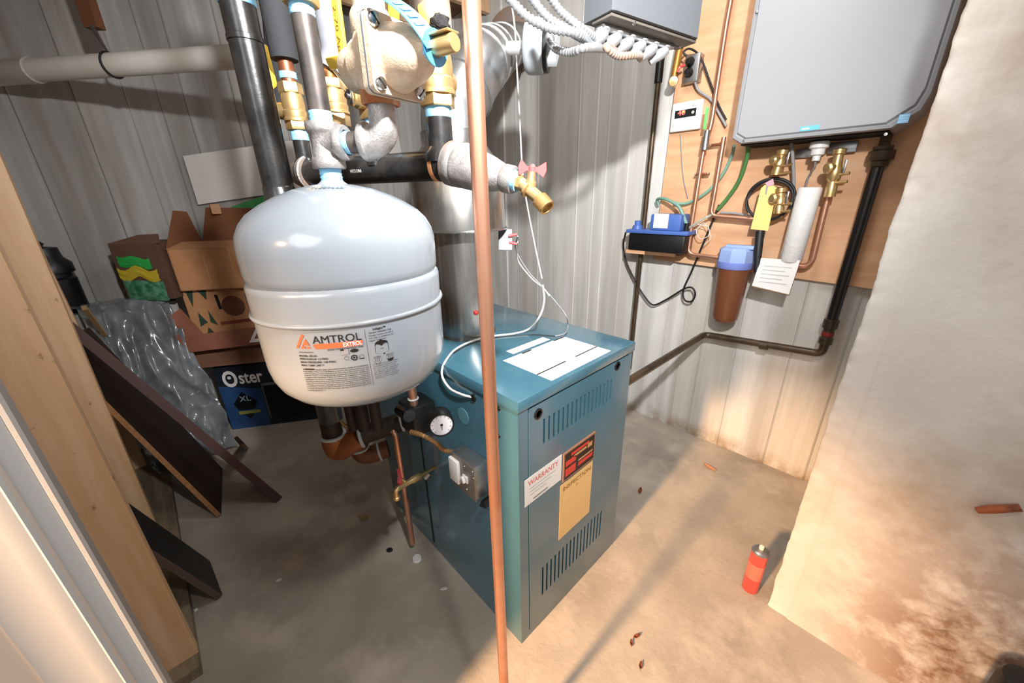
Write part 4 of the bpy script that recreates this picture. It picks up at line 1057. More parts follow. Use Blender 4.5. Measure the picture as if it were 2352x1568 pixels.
MB().cyl(va + V3(0, 0, .004), va + V3(0, 0, .62), .036, seg=24).build('pipe', m_dpipe, np_)
rp_ = thing('return_pipe', far, 'dark level pipe from the rust orange elbow to the boiler', 'pipe')
MB().cyl(hx + hdir * .02, far + hdir * .10, .036, seg=24).build('pipe', m_dpipe, rp_)
ringt(W(922, 967, dq + .04), hdir, .037, .006, 'ring', m_seal, rp_)
e2 = W(838, 1040, dq + .10)
lo2 = thing('return_elbow', e2, 'lower rusty elbow half hidden behind the rust orange one', 'pipe fitting')
e2a = e2 + V3(0, 0, .02) - _r * .02
MB().tube(fillet([e2a + V3(0, 0, .09), e2a - V3(0, 0, .045), e2a - V3(0, 0, .045) + hdir * .11], .06, 8), .036, 24).build('elbow', mat('dark_rust_iron', '#6e4329', .6, metal=.3), lo2)
ringt(e2a + V3(0, 0, .006), (0, 0, 1), .035, .005, 'ring', m_seal, lo2); ringt(e2a - V3(0, 0, .045) + hdir * .075, hdir, .035, .005, 'ring', m_seal, lo2)
for i, (x_, d_) in enumerate(((812, 1.38), (838, 1.35), (868, 1.28))):
    b_ = W(x_, 985, d_)
    MB().cyl(b_, b_ + V3(0, 0, .35), .018 + .004 * (i % 2), seg=16).build('branch_pipe', m_dpipe, rp_)
Q = resample(spline([W(778, 960, dq - .03), W(790, 975, dq - .03), W(815, 988, dq - .02)], 8), .004)
MB().tube(Q, [.006 * (1 + .16 * math.cos(i * 2.1)) for i in range(len(Q))], 10).build('armoured_cable', mat('bronze_armour', '#a87f55'), None, 60, 'short scrap of armoured cable below the tank', 'cable')
# gauge and black control housing
gc = on(1014, 975, 'Y', .47); gn = unit(V3(.90, -.42, .10))
gg = thing('pressure_gauge', gc, 'round white faced gauge in a black case beside the tank', 'gauge')
MB().lathe(gc - gn * .05, gn, [(0, 0), (.032, 0), (.036, .006), (.036, .052), (.034, .056), (.031, .056), (.031, .051), (0, .051)], 40).build('case', m_black, gg)
gf = MB().lathe(gc + gn * .0015, gn, [(.0305, 0), (.0305, .0008), (0, .0008)], 40).build('dial', mat('dial_white', '#d9d2d4', .4), gg)
F2 = frame(gn, (0, 0, 1)); mb = MB()
mb.box(gc + gn * .0032 + F2[:, 0] * -.006, (.018, .0018, .0008), F2); mb.lathe(gc + gn * .0028, gn, [(.004, 0), (.003, .0015), (0, .002)], 12)
mb.build('needle', m_ink, gf)
mb = MB()
for k_ in range(11):
    a = math.radians(-135 + 27 * k_); d2_ = F2[:, 0] * math.cos(a) + F2[:, 1] * math.sin(a)
    mb.box(gc + gn * .0027 + d2_ * .026, (.004, .0012, .0005), np.array([d2_, np.cross(gn, d2_), gn]).T)
mb.build('dial_marks', m_ink, gf, smooth=0, kind='stuff')
hs_ = thing('aquastat', on(958, 948, 'Y', .5), 'black aquastat housing between gauge and tank', 'control')
cA = on(960, 950, 'Y', .52)
MB().box(cA, (.10, .09, .11), None, .012).build('housing', m_black, hs_)
MB().cyl(cA + V3(-.02, -.05, .03), cA + V3(.06, -.06, .045), .02, seg=18).build('barrel', mat('gloss_black', '#101014', .12, coat=.6), hs_)
MB().cyl(cA + V3(.02, -.02, .05), cA + V3(.02, -.02, .13), .014, seg=16).build('copper_cap', m_copper, hs_)
ringt(cA + V3(.02, -.02, .075), (0, 0, 1), .015, .003, 'ring', m_seal, hs_)
# relief drop pipe and drain valve
dp = thing('relief_pipe', (-1.19, .505, .04), 'copper relief pipe dropping down the boiler side to the floor', 'pipe')
zt2 = zat(-1.19, .505, 992)
MB().tube(fillet([(-1.19, .505, .045), (-1.19, .505, zt2), (-1.24, .49, zt2 + .004)], .02), .011, 18).build('pipe', m_copper, dp)
Q = resample([(-1.215, .497, zt2 + .002), (-1.27, .48, zt2 + .004)], .0035)
MB().tube(Q, [.0125 + .0012 * (i % 2) for i in range(len(Q))], 14).build('threaded_end', m_brass, dp)
da = on(1000, 1072, 'Y', BY0); db_ = on(908, 1125, 'Y', .40)
dv = thing('drain_valve', db_, 'small brass drain valve with red handle on the boiler side', 'valve')
ddv = unit(db_ - da); mb = MB(); Ld = np.linalg.norm(db_ - da)
mb.cyl(da, da + ddv * Ld * .45, .007, seg=14); mb.lathe(da + ddv * Ld * .4, ddv, [(.010, 0), (.013, .006), (.013, Ld * .2), (.0095, Ld * .25), (.0095, Ld * .5)], 16)
mb.tube(fillet([da + ddv * Ld * .85, db_, db_ + V3(0, 0, -.03)], .015), .0095, 14); mb.lathe(db_ - V3(0, 0, .026), (0, 0, -1), [(.0095, 0), (.0125, .003), (.0125, .012), (0, .012)], 16)
mb.build('body', m_brass, dv)
hh_ = da + ddv * Ld * .72
MB().cyl(hh_, hh_ + V3(-.01, -.02, .03), .005, seg=10).build('stem', m_brass, dv)
MB().prism([(-.026, -.006), (0, -.010), (.026, -.006), (.022, .008), (0, .004), (-.022, .008)], hh_ + V3(-.01, -.022, .032), unit(V3(.5, -.3, -.6)), unit(V3(-.6, -.6, .1)), V3(0, 0, .006)).build('handle', mat('bright_red', '#b51f22', .3), dv)
sc_ = on(985, 1088, 'Y', BY0 - .01)
MB().cyl(sc_, sc_ + V3(0, -.02, -.012), .008, seg=12).build('side_tap', mat('brass_white', '#cfc3ae', .4), dv)

# ------------------------------------------------------------------ wall heater
YH = 1.95
h0, h1 = on(1680, 330, 'Y', YH), on(2112, 291, 'Y', YH)
hx0, hx1, hz = h0[0] - .004, h1[0] + .004, (h0[2] + h1[2]) / 2
ht = thing('water_heater', ((hx0 + hx1) / 2, 2.06, hz), 'big light grey wall hung water heater on the plywood', 'water heater')
c_ = .045
poly = [(hx0, hz + c_ * .5), (hx0 + c_ * .8, hz), (hx1 - c_ * 1.6, hz), (hx1 - .012, hz + c_ * 1.0), (hx1, hz + c_ * 2.0), (hx1, hz + .72), (hx0, hz + .72)]
MB().prism(poly, (0, YH + .018, 0), (1, 0, 0), (0, 0, 1), (0, 2.178 - YH - .018, 0)).build('case', m_grey, ht, smooth=30)
def shrink(pl, d):
    cx_ = sum(p[0] for p in pl) / len(pl); cz = sum(p[1] for p in pl) / len(pl)
    return [(p[0] + d * (1 if p[0] < cx_ else -1), p[1] + d * (1 if p[1] < cz else -1)) for p in pl]
bm_ = MB(); o_ = shrink(poly, .0); i_ = shrink(poly, .016); n_ = len(poly)
bm_.add([(x, YH + .018, z) for x, z in o_] + [(x, YH + .006, z) for x, z in shrink(poly, .003)] + [(x, YH + .003, z) for x, z in shrink(poly, .012)] + [(x, YH + .008, z) for x, z in shrink(poly, .016)] + [(x, YH, z) for x, z in shrink(poly, .021)],
        [(k * n_ + i, k * n_ + (i + 1) % n_, (k + 1) * n_ + (i + 1) % n_, (k + 1) * n_ + i) for k in range(4) for i in range(n_)] + [tuple(4 * n_ + i for i in range(n_))])
fc = bm_.build('front_cover', m_grey, ht, smooth=25)
def hpt(x, y): return on(x, y, 'Y', YH - .001)
a_, b_ = hpt(1836, 302), hpt(1884, 286)
bg = MB().span((a_[0], YH - .0012, a_[2]), (b_[0], YH + .0005, b_[2]), .0004).build('badge', mat('badge_blue', '#62aede', .4), ht, smooth=0)
MB().span((a_[0] + .006, YH - .0018, a_[2] + .005), (a_[0] + (b_[0] - a_[0]) * .48, YH - .0010, b_[2] - .006)).build('white_mark', m_whiteink, bg, smooth=0)
a_, b_ = hpt(2060, 284), hpt(2092, 260)
es = MB().span((a_[0], YH - .0008, a_[2]), (b_[0], YH + .0005, b_[2])).build('sticker', mat('sticker_blue', '#86bfe6', .5), ht, smooth=0, label='small square blue sticker')
mb = MB()
for k_ in range(3): mb.span((a_[0] + .004, YH - .0013, a_[2] + .005 + .008 * k_), (b_[0] - .004, YH - .0009, a_[2] + .007 + .008 * k_))
mb.build('print', mat('pale_blue_ink', '#c3ddf0', .5), es, smooth=0, kind='stuff')
for q in ((1738, 27), (1708, 322), (2034, 308)):
    p_ = hpt(*q); MB().lathe((p_[0], YH + (.0 if q[1] < 100 else .004), p_[2]), (0, -1, 0), [(.005, -.006), (.005, .0015), (0, .002)], 12).build('screw', m_galv, ht)
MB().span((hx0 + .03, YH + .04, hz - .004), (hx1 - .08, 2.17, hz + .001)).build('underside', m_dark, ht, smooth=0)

# ------------------------------------------------------------------ things on the back wall
YW = 2.13
def wp(x, y, Y=YW): return on(x, y, 'Y', Y)
def pipe(name, pts, r, m, label, grp=None, rad=.03, cat='pipe', seg=16, extra=None):
    t_ = thing(name, pts[0], label, cat, grp)
    MB().tube(fillet(pts, rad), r, seg).build('pipe', m, t_, smooth=50)
    return t_
# gas pipe upright
g0 = wp(1513, 190); g1 = wp(1452, 770); gx = (g0[0] + g1[0]) / 2
m_gas = mat('brown_black_pipe', '#3b2f24', .4, metal=.4, col2='#5b4a36', scale=9, coat=.2)
gp = thing('gas_pipe', (gx, YW, .2), 'upright dark gas pipe left of the plywood', 'pipe')
MB().cyl((gx, YW, .35), (gx, YW, g0[2]), .0135, seg=20).build('pipe', m_gas, gp)
MB().cyl((gx, YW, g0[2]), (gx, YW, g0[2] + .14), .02, seg=20).build('upper_coupling', m_black, gp)
MB().cyl((gx, YW, g0[2] + .14), (gx, YW, 2.65), .0135, seg=20).build('upper_pipe', m_gas, gp)
cpt = wp(1536, 182, 2.06)
bc = thing('brass_cock', cpt, 'round brass plug beside the gas pipe under the controller', 'valve')
MB().lathe(cpt + V3(0, .05, 0), unit(CAM - cpt), [(.012, -.01), (.012, .03), (.021, .032), (.0225, .042), (.020, .05), (0, .052)], 24).build('plug', m_brass, bc)
MB().cyl(cpt + V3(.005, .04, 0), cpt + V3(.02, .05, .2), .017, seg=16).build('stem', mat('amber_pipe', '#a8783a', .45, metal=.6), bc)
# gas branch under the heater
u0 = wp(2030, 345); v1 = wp(1885, 812); vx = (u0[0] + v1[0]) / 2; zlow = v1[2]
hxL = wp(1618, 768); zl2 = (hxL[2] + zlow) / 2
gb = thing('gas_branch', (vx, YW, zlow), 'black gas pipe running down from the heater and along the wall', 'pipe')
MB().cyl((vx, YW, zlow + .17), (vx, YW, u0[2] - .05), .0215, seg=22).build('upright', mat('black_gas_pipe', '#1a1817', .35, metal=.3, coat=.3), gb)
MB().tube(fillet([(vx, YW, zlow + .06), (vx, YW, zlow), (hxL[0], YW, hxL[2]), (hxL[0] - .02, 1.2, hxL[2] - .01)], .035, 6), .0175, 20).build('level_run', m_gas, gb)
MB().lathe((vx, YW, zlow + .05), (0, 0, 1), [(.0175, 0), (.026, .002), (.026, .03), (.021, .034), (.021, .075), (.028, .078), (.028, .115), (.0215, .12)], 22).build('union', m_gas, gb)
for z_, c2 in ((zlow + .098, '#7d1f1a'),):
    MB().lathe((vx, YW, z_ - .008), (0, 0, 1), [(.0215, 0), (.0225, .001), (.0225, .018), (.0215, .019)], 22).build('red_dope', mat('red_dope', c2, .6), gb)
MB().lathe(wp(1755, 793), unit(V3(vx, YW, zlow) - hxL), [(.0175, -.02), (.0225, -.018), (.0225, .018), (.0175, .02)], 20).build('coupling', m_gas, gb)
MB().lathe((vx, YW, u0[2] - .06), (0, 0, 1), [(.0215, 0), (.030, .004), (.030, .022), (.040, .026), (.040, .058), (.030, .062), (.030, .075), (.017, .078), (.017, .11)], 8).build('gas_union', m_gas, gb)
# condensate pump
q0, q1 = wp(1440, 545, 2.06), wp(1582, 545, 2.06)
zt_, zm, zb2 = wp(1500, 497, 2.06)[2], wp(1500, 537, 2.06)[2], wp(1500, 578, 2.06)[2]
cpu = thing('condensate_pump', ((q0[0] + q1[0]) / 2, 2.11, zb2), 'blue topped condensate pump shelved on the concrete wall', 'pump')
MB().span((q0[0] + .015, 2.05, zb2), (q1[0] - .015, 2.165, zm), .01).build('reservoir', m_black, cpu)
m_pb = mat('pump_blue', '#4866a8', .45)
MB().span((q0[0], 2.04, zm), (q1[0], 2.172, zm + .02), .005).build('lid', m_pb, cpu)
MB().span((q0[0] + (q1[0] - q0[0]) * .38, 2.055, zm + .02), (q1[0] - .05, 2.165, zt_ + .012), .008).build('motor_housing', m_pb, cpu)
MB().lathe((q0[0] + .04, 2.10, zm + .02), (0, 0, 1), [(.03, 0), (.026, .02), (.018, .022), (.018, .045), (0, .046)], 18).build('inlet_cap', m_pb, cpu)
sa, sb_ = wp(1500, 523, 2.054), wp(1537, 491, 2.054)
MB().span((sa[0], 2.0525, sa[2]), (sb_[0], 2.055, sb_[2])).build('label', m_plabel, cpu, smooth=0)
MB().cyl((q1[0] - .035, 2.10, zm + .02), (q1[0] - .035, 2.10, zm + .06), .012, seg=14).build('outlet', m_black, cpu)
MB().span((q0[0] + .0, 2.06, zb2 - .02), (q0[0] + .12, 2.19, zb2 - .001)).build('shelf_block', m_ply, cpu, smooth=0)
MB().span((q0[0] + .12, 2.06, zb2 - .018), (q1[0] - .06, 2.178, zb2)).build('bracket', mat('brown_bracket', '#6a4a33', .7), cpu, smooth=0)
def cord(name, pts, r, m, label, grp=None, cat='cord', n=8):
    return MB().tube(spline(pts, n), r, 10).build(name, m, None, 60, label, cat, grp)
yc = 2.16
cord('pump_cord', [wp(1437, 534, 2.08), wp(1432, 565, yc), wp(1440, 605, yc), wp(1462, 650, yc), wp(1480, 680, yc), wp(1500, 700, yc), wp(1530, 688, yc), wp(1568, 665, yc - .005), wp(1588, 660, yc - .008), wp(1597, 675, yc - .008), wp(1588, 692, yc - .008), wp(1572, 688, yc - .004), wp(1570, 665, yc), wp(1590, 620, yc), wp(1615, 560, yc), wp(1640, 500, yc), wp(1652, 470, yc)], .0052, m_cord, 'black pump cord hanging in a loop on the concrete wall')
m_hose = mat('green_hose', '#7fa693', .35, trans=.15); m_hosed = mat('dark_green_hose', '#4d7a45', .4)
cord('drain_hose', [V3(q1[0] - .035, 2.10, zm + .05), wp(1563, 480, 2.09), wp(1548, 466, 2.10), wp(1525, 456, 2.12), wp(1510, 458, 2.15), wp(1513, 470, 2.16)], .0085, m_hose, 'pale green hose bent over above the blue pump', 'condensate hoses', 'hose')
cord('drain_hose', [wp(1548, 466, 2.135), wp(1580, 466, 2.15), wp(1625, 440, 2.15), wp(1660, 400, 2.15), wp(1680, 360, 2.13), wp(1686, 335, 2.08)], .0075, m_hose, 'pale green hose running level behind the copper pipes', 'condensate hoses', 'hose')
cord('drain_hose', [wp(1718, 332, 2.06), wp(1716, 360, 2.10), wp(1700, 410, 2.13), wp(1675, 450, 2.15), wp(1648, 482, 2.16)], .0095, m_hosed, 'dark green hose curving down from under the heater', 'condensate hoses', 'hose')
# copper lines
rc = .0085
pipe('copper_line', [wp(1690, -60, 2.12), wp(1668, 60, 2.12), wp(1634, 285, 2.12), wp(1616, 345, 2.12), wp(1588, 520, 2.12), wp(1580, 583, 2.12), wp(1652, 592, 2.12)], .0105, m_copper, 'copper line from the ceiling down to the blue water filter', 'copper water lines', .035)
pipe('copper_line', [wp(1663, 315, 2.12), wp(1642, 440, 2.12), wp(1632, 495, 2.12), wp(1740, 504, 2.12)], .0105, m_copper, 'copper line left under the heater turning level behind the yellow tag', 'copper water lines', .03)
pipe('copper_line', [wp(1905, 440, 2.12), wp(1890, 500, 2.12), wp(1866, 600, 2.12), wp(1850, 612, 2.12), wp(1800, 604, 2.12)], .0115, m_copper, 'copper line right of the white paper roll', 'copper water lines', .03)
for x_, y_ in ((1613, 400), (1648, 332)):
    p_ = wp(x_, y_, 2.14); t_ = thing('pipe_clip', p_, ('copper pipe clip above the blue pump' if y_ == 400 else 'copper pipe clip at the lower left corner of the heater'), 'clip', 'pipe clips')
    MB().box(p_, (.07, .012, .012), None, .002).build('strap', m_copper_d, t_)
    for s__ in (-1, 1): MB().ball(p_ + V3(.03 * s__, -.008, 0), .0055, 10, 6).build('screw_head', m_chrome, t_)
for x_, y_ in ((1583, 545), (1640, 590), (1634, 478), (1652, 502), (1898, 462)):
    pass
# shut off valve with green tag
p_ = wp(1622, 318, 2.10)
gv = thing('shutoff_valve', p_, 'grey shutoff valve with bright green tag beside thermostat', 'valve')
MB().cyl(p_ - V3(0, 0, .05), p_ + V3(0, 0, .035), .017, .013, 14).build('body', m_galv, gv)
ga, gb_ = wp(1615, 298, 2.095), wp(1629, 246, 2.095)
MB().span((ga[0], 2.088, ga[2]), (gb_[0], 2.098, gb_[2]), .003).build('tag', mat('bright_green', '#6fd06a', .4), gv)
# thermostat panel
ta, tb = wp(1538, 305, 2.155), wp(1614, 226, 2.155)
th = thing('thermostat', (ta[0], 2.16, ta[2]), 'white wall controller with red digits', 'controller')
MB().span((ta[0], 2.152, ta[2]), (tb[0] + .005, 2.178, tb[2]), .006).build('body', mat('offwhite_plastic', '#d9d5d0', .4), th)
da_, db2 = wp(1549, 273, 2.151), wp(1600, 247, 2.151)
sc2 = MB().span((da_[0], 2.1508, da_[2]), (db2[0], 2.1525, db2[2])).build('display', m_black, th, smooth=0)
dm_ = thing
mb = MB(); cw = (db2[0] - da_[0])
lettering(mb, '40', (da_[0] + cw * .14, 2.1503, da_[2] + .012), (1, 0, 0), (0, 0, 1), .034, width=cw * .36, bold=.02)
mb.build('digits', mat('red_digits', '#ff5a55', .5, emit='#ff4a45', estr=2.2), sc2, smooth=0, recalc=False)
MB().lathe((da_[0] + cw * .40, 2.1508, db2[2] - .009), (0, -1, 0), [(.005, 0), (.005, .0006), (0, .0006)], 14).build('green_light', mat('green_led', '#a6d84a', .5, emit='#9fe03c', estr=1.0), sc2)
for k_ in (0, 1): MB().lathe((da_[0] + cw * .86, 2.1508, da_[2] + .017 + .032 * k_), (0, -1, 0), [(.007, 0), (.007, .002), (0, .0025)], 14).build('button', mat('silver_button', '#b5b3ae', .4), sc2)
MB().span((tb[0] - .018, 2.149, ta[2] + .01), (tb[0] - .008, 2.1525, ta[2] + .045), .001).build('door_catch', mat('bright_white', '#f2f0ee', .3), th)
cord('sensor_lead', [wp(1563, 308, 2.168), wp(1565, 350, 2.17), wp(1570, 410, 2.17), wp(1580, 455, 2.17)], .0022, m_wireg, 'thin grey lead hanging below the wall controller', None, 'wire')
# outlet box with plugs
oa, ob = wp(1566, 192, 2.12), wp(1608, 118, 2.12)
ou = thing('outlet_box', (oa[0], 2.15, oa[2]), 'grey metal outlet box with black plugs above the thermostat', 'outlet')
MB().span((oa[0], 2.125, oa[2]), (ob[0], 2.178, ob[2]), .003).build('box', m_galv, ou)
for z_ in (.35, .72):
    MB().lathe(((oa[0] * .6 + ob[0] * .4), 2.127, oa[2] + (ob[2] - oa[2]) * z_), (0, -1, 0), [(.021, 0), (.021, .012), (.012, .03), (0, .031)], 16).build('plug', m_black, ou)
MB().tube(spline([wp(1572, 150, 2.09), wp(1562, 154, 2.07), wp(1556, 165, 2.07)], 6), .006, 8).build('red_tag', m_red, ou)
cord('plug_cord', [wp(1578, 130, 2.09), wp(1570, 120, 2.08), wp(1585, 112, 2.10), wp(1608, 130, 2.14), wp(1628, 180, 2.155), wp(1650, 240, 2.155), wp(1668, 275, 2.155)], .0045, m_cord, 'black plug cord arching right from the outlet box', None)
cord('grey_cable', [wp(1596, 188, 2.14), wp(1605, 208, 2.155), wp(1632, 228, 2.16), wp(1650, 258, 2.16), wp(1668, 290, 2.155)], .0055, m_wireg, 'grey cable from the outlet box to the heater', None, 'cable')
# water filter
fx0, fx1 = wp(1648, 600, 2.1)[0], wp(1732, 600, 2.1)[0]; fxc = (fx0 + fx1) / 2; fr = (fx1 - fx0) / 2
fz = {k: wp(1690, y, 2.1 - fr)[2] for k, y in dict(top=572, mid=606, rim=622, bot=752).items()}
wf = thing('water_filter', (fxc, 2.1, fz['bot']), 'water filter with pale blue head and amber brown bowl', 'filter')
MB().lathe((fxc, 2.1, fz['mid']), (0, 0, 1), [(0, 0), (fr, 0), (fr * 1.02, .006), (fr * .98, fz['top'] - fz['mid'] - .012), (fr * .8, fz['top'] - fz['mid']), (0, fz['top'] - fz['mid'] + .004)], 8).build('head', mat('filter_blue', '#93a9d8', .45), wf, smooth=25)
MB().lathe((fxc, 2.1, fz['rim']), (0, 0, 1), [(0, 0), (fr * .94, 0), (fr * .98, .005), (fr * .98, fz['mid'] - fz['rim'])], 30).build('collar', mat('filter_blue_dark', '#7583c6', .4), wf)
MB().box((fxc + fr * .2, 2.1 - fr * .2, fz['top'] + .004), (fr * 1.5, fr * .5, .018), None, .004).build('cap', mat('filter_blue', '#93a9d8'), wf)
MB().lathe((fxc, 2.1, fz['bot']), (0, 0, 1), [(0, 0), (fr * .6, .001), (fr * .72, .012), (fr * .76, .03), (fr * .9, fz['rim'] - fz['bot'] - .01), (fr * .9, fz['rim'] - fz['bot'])], 30).build('bowl', mat('amber_brown_plastic', '#6e4029', .3, coat=.3), wf)
# black ring of cable, yellow tag, strap
rcn = wp(1768, 458, 2.11); rr_ = (wp(1822, 458, 2.11)[0] - wp(1714, 458, 2.11)[0]) / 2
mb = MB().tube([rcn + V3(rr_ * math.cos(a), .01 * math.sin(2 * a), rr_ * .95 * math.sin(a)) for a in np.linspace(0, 2 * math.pi, 41)], .006, 10, caps=False)
mb.tube([rcn + V3(rr_ * .96 * math.cos(a), -.012 + .008 * math.sin(3 * a), rr_ * .9 * math.sin(a) - .004) for a in np.linspace(-.2, 3.8, 30)], .005, 10)
mb.build('coiled_cable', m_cord, None, 60, 'coil of black cable hanging under the heater', 'cable')
yt = thing('hang_tag', wp(1756, 530, 2.07), 'yellow paper hang tag in front of the black cable coil', 'tag')
pl = [(1748, 432), (1757, 424), (1772, 424), (1786, 432), (1764, 530), (1724, 526)]
P_ = [wp(x, y, 2.075) for x, y in pl]
MB().prism([(p[0], p[2]) for p in P_], (0, 2.075, 0), (1, 0, 0), (0, 0, 1), (0, .0015, 0)).build('paper', mat('yellow_tag_paper', '#e6cd7a', .6), yt, smooth=0)
MB().prism([(wp(x, y, 2.072)[0], wp(x, y, 2.072)[2]) for x, y in ((1757, 420), (1776, 410), (1778, 424), (1764, 428))], (0, 2.072, 0), (1, 0, 0), (0, 0, 1), (0, .002, 0)).build('pink_patch', mat('pink_print', '#d99aa6', .6), yt, smooth=0)
MB().prism([(wp(x, y, 2.072)[0], wp(x, y, 2.072)[2]) for x, y in ((1760, 424), (1765, 424), (1760, 446), (1757, 446))], (0, 2.0725, 0), (1, 0, 0), (0, 0, 1), (0, .002, 0)).build('tie', m_wireg, yt, smooth=0)
sp0, sp1 = wp(1746, 530, 2.08), wp(1738, 625, 2.06)
mb = MB().tube([sp0, (sp0 + sp1) / 2 + V3(0, -.006, 0), sp1], [.018, .017, .013], 10)
mb.build('foam_sleeve', m_cord, None, 50, 'black sleeve hanging below the yellow tag', 'sleeve')
# paper roll and folded sheet
r0_, r1_ = wp(1862, 430, 2.09), wp(1815, 600, 2.09)
rt = thing('paper_roll', r1_, 'white plastic wrapped roll leaning on the plywood under the heater', 'roll')
d_ = unit(r1_ - r0_); Lr = np.linalg.norm(r1_ - r0_)
MB().lathe(r0_, d_, [(0, 0), (.040, 0), (.043, .004), (.043, Lr - .004), (.040, Lr), (0, Lr)], 30).build('roll', mat('white_film', '#d5d2ce', .25, bump=.3, bscale=60, coat=.4), rt)
ps = [wp(1748, 592, 2.06), wp(1838, 598, 2.06), wp(1812, 676, 2.03), wp(1727, 656, 2.03)]
fs_ = thing('folded_manual', ps[2], 'folded white manual hanging below the white roll', 'paper')
nrm_ = unit(np.cross(ps[1] - ps[0], ps[3] - ps[0])); nrm_ = nrm_ if nrm_[1] > 0 else -nrm_
MB().add(ps + [p + nrm_ * .002 for p in ps], [(0, 1, 2, 3), (7, 6, 5, 4), (0, 4, 5, 1), (1, 5, 6, 2), (2, 6, 7, 3), (3, 7, 4, 0)]).build('front_sheet', mat('paper_white', '#d8d2cd', .6), fs_, smooth=0)
MB().add([p + nrm_ * .003 - V3(0, 0, .004) for p in ps] + [p + nrm_ * .012 - V3(0, 0, .006) for p in ps], [(0, 1, 2, 3), (7, 6, 5, 4), (0, 4, 5, 1), (1, 5, 6, 2), (2, 6, 7, 3), (3, 7, 4, 0)]).build('pages', mat('brown_pages', '#9a7b50', .7), fs_, smooth=0)
mb = MB(); uu_ = unit(ps[1] - ps[0]); vv_ = unit(ps[3] - ps[0])
for k_ in range(5):
    o0 = ps[0] + (ps[3] - ps[0]) * (.25 + .14 * k_) + uu_ * .02 - nrm_ * .0006
    mb.quad([o0, o0 + uu_ * (.11 - .02 * (k_ % 2)), o0 + uu_ * (.11 - .02 * (k_ % 2)) + vv_ * .003, o0 + vv_ * .003])
mb.build('fine_print', mat('pale_grey_ink', '#b9b7b6'), fs_, smooth=0, recalc=False, kind='stuff')
# valves under the heater
def service_valve(x, y0, y1, label, cap):
    a_, b_ = wp(x[0], y0, 2.08), wp(x[1], y1, 2.08)
    t_ = thing('service_valve', b_, label, 'valve', 'brass service valves under the heater')
    d_ = unit(b_ - a_); L_ = np.linalg.norm(b_ - a_)
    mb = MB().lathe(a_, d_, [(.012, 0), (.022, .004), (.022, .02), (.016, .024), (.019, L_ * .35), (.024, L_ * .45), (.024, L_ * .62), (.017, L_ * .68), (.020, L_ * .8), (.020, L_)], 18)
    mb.build('body', m_brass, t_)
    c0 = a_ + d_ * L_ * .38
    MB().lathe(c0, unit(V3(-.55, -.8, -.1)), [(.014, .012), (.020, .03), (.021, .038), (.015, .044), (0, .045)], 20).build('cap', m_brass, t_)
    MB().box(c0 + V3(.03, -.02, .0), (.008, .008, .05), None, .002).build('lever', m_chrome, t_)
    for k_ in (0, 1):
        MB().cyl(c0 + V3(.01, -.01, -.03 - .03 * k_), c0 + V3(.05, -.02, -.025 - .03 * k_), .006, seg=10).build('bleed_screw', m_brass, t_)
    return t_
service_valve((1800, 1782), 342, 402, 'brass service valve above the black cable coil', 0)
service_valve((1930, 1905), 340, 452, 'brass service valve right of the white roll', 1)
q_ = service_valve((1795, 1788), 430, 490, 'small brass valve inside the black cable coil', 0)
p_ = wp(1881, 338, 2.08)
wc = thing('drain_fitting', p_, 'white plastic drain fitting under the middle of the heater', 'pipe fitting')
MB().lathe(p_ + V3(0, 0, .02), (0, 0, -1), [(0, 0), (.031, 0), (.033, .004), (.033, .022), (.024, .028), (.024, .048), (.014, .052), (.014, .07), (0, .07)], 20).build('body', mat('white_abs', '#e0ddd8', .35), wc)
cord('drain_lead', [p_ - V3(0, 0, .05), wp(1870, 385, 2.1), wp(1858, 405, 2.14), wp(1850, 430, 2.16)], .004, m_wireg, 'grey lead dropping from the white drain fitting', None, 'wire')
cord('grey_conduit', [wp(1818, 328, 2.1), wp(1822, 380, 2.12), wp(1823, 430, 2.14), wp(1820, 500, 2.15)], .007, m_wireg, 'straight grey conduit hanging between the two service valves', None, 'cable')
MB().box(wp(1850, 352, 2.165), (.07, .01, .035), None, .002).build('mounting_bracket', m_galv, ht)
MB().box(wp(1936, 338, 2.15), (.09, .01, .04), None, .002).build('mounting_bracket', m_galv, ht)
# level cable behind the tag
cord('grey_conduit', [wp(1655, 488, 2.16), wp(1690, 490, 2.165), wp(1730, 498, 2.165)], .006, m_wireg, 'short grey conduit above the level copper line', None, 'cable')
cord('clear_tubing', [wp(1570, 532, 2.12), wp(1595, 515, 2.10), wp(1620, 500, 2.10), wp(1638, 492, 2.12)], .006, mat('clear_tube', '#c9cfc4', .2, trans=.5), 'pale clear tube from pump lid to the copper elbow', None, 'hose')
MB().tube(spline([wp(1600, 515, 2.12), wp(1625, 520, 2.11), wp(1628, 540, 2.11), wp(1608, 548, 2.11), wp(1600, 530, 2.11), wp(1618, 512, 2.12), wp(1632, 545, 2.12), wp(1618, 562, 2.12)], 8), .0018, 8).build('spare_wire', m_wire, None, 60, 'loose tangle of thin pale wire right of the blue pump', 'wire')

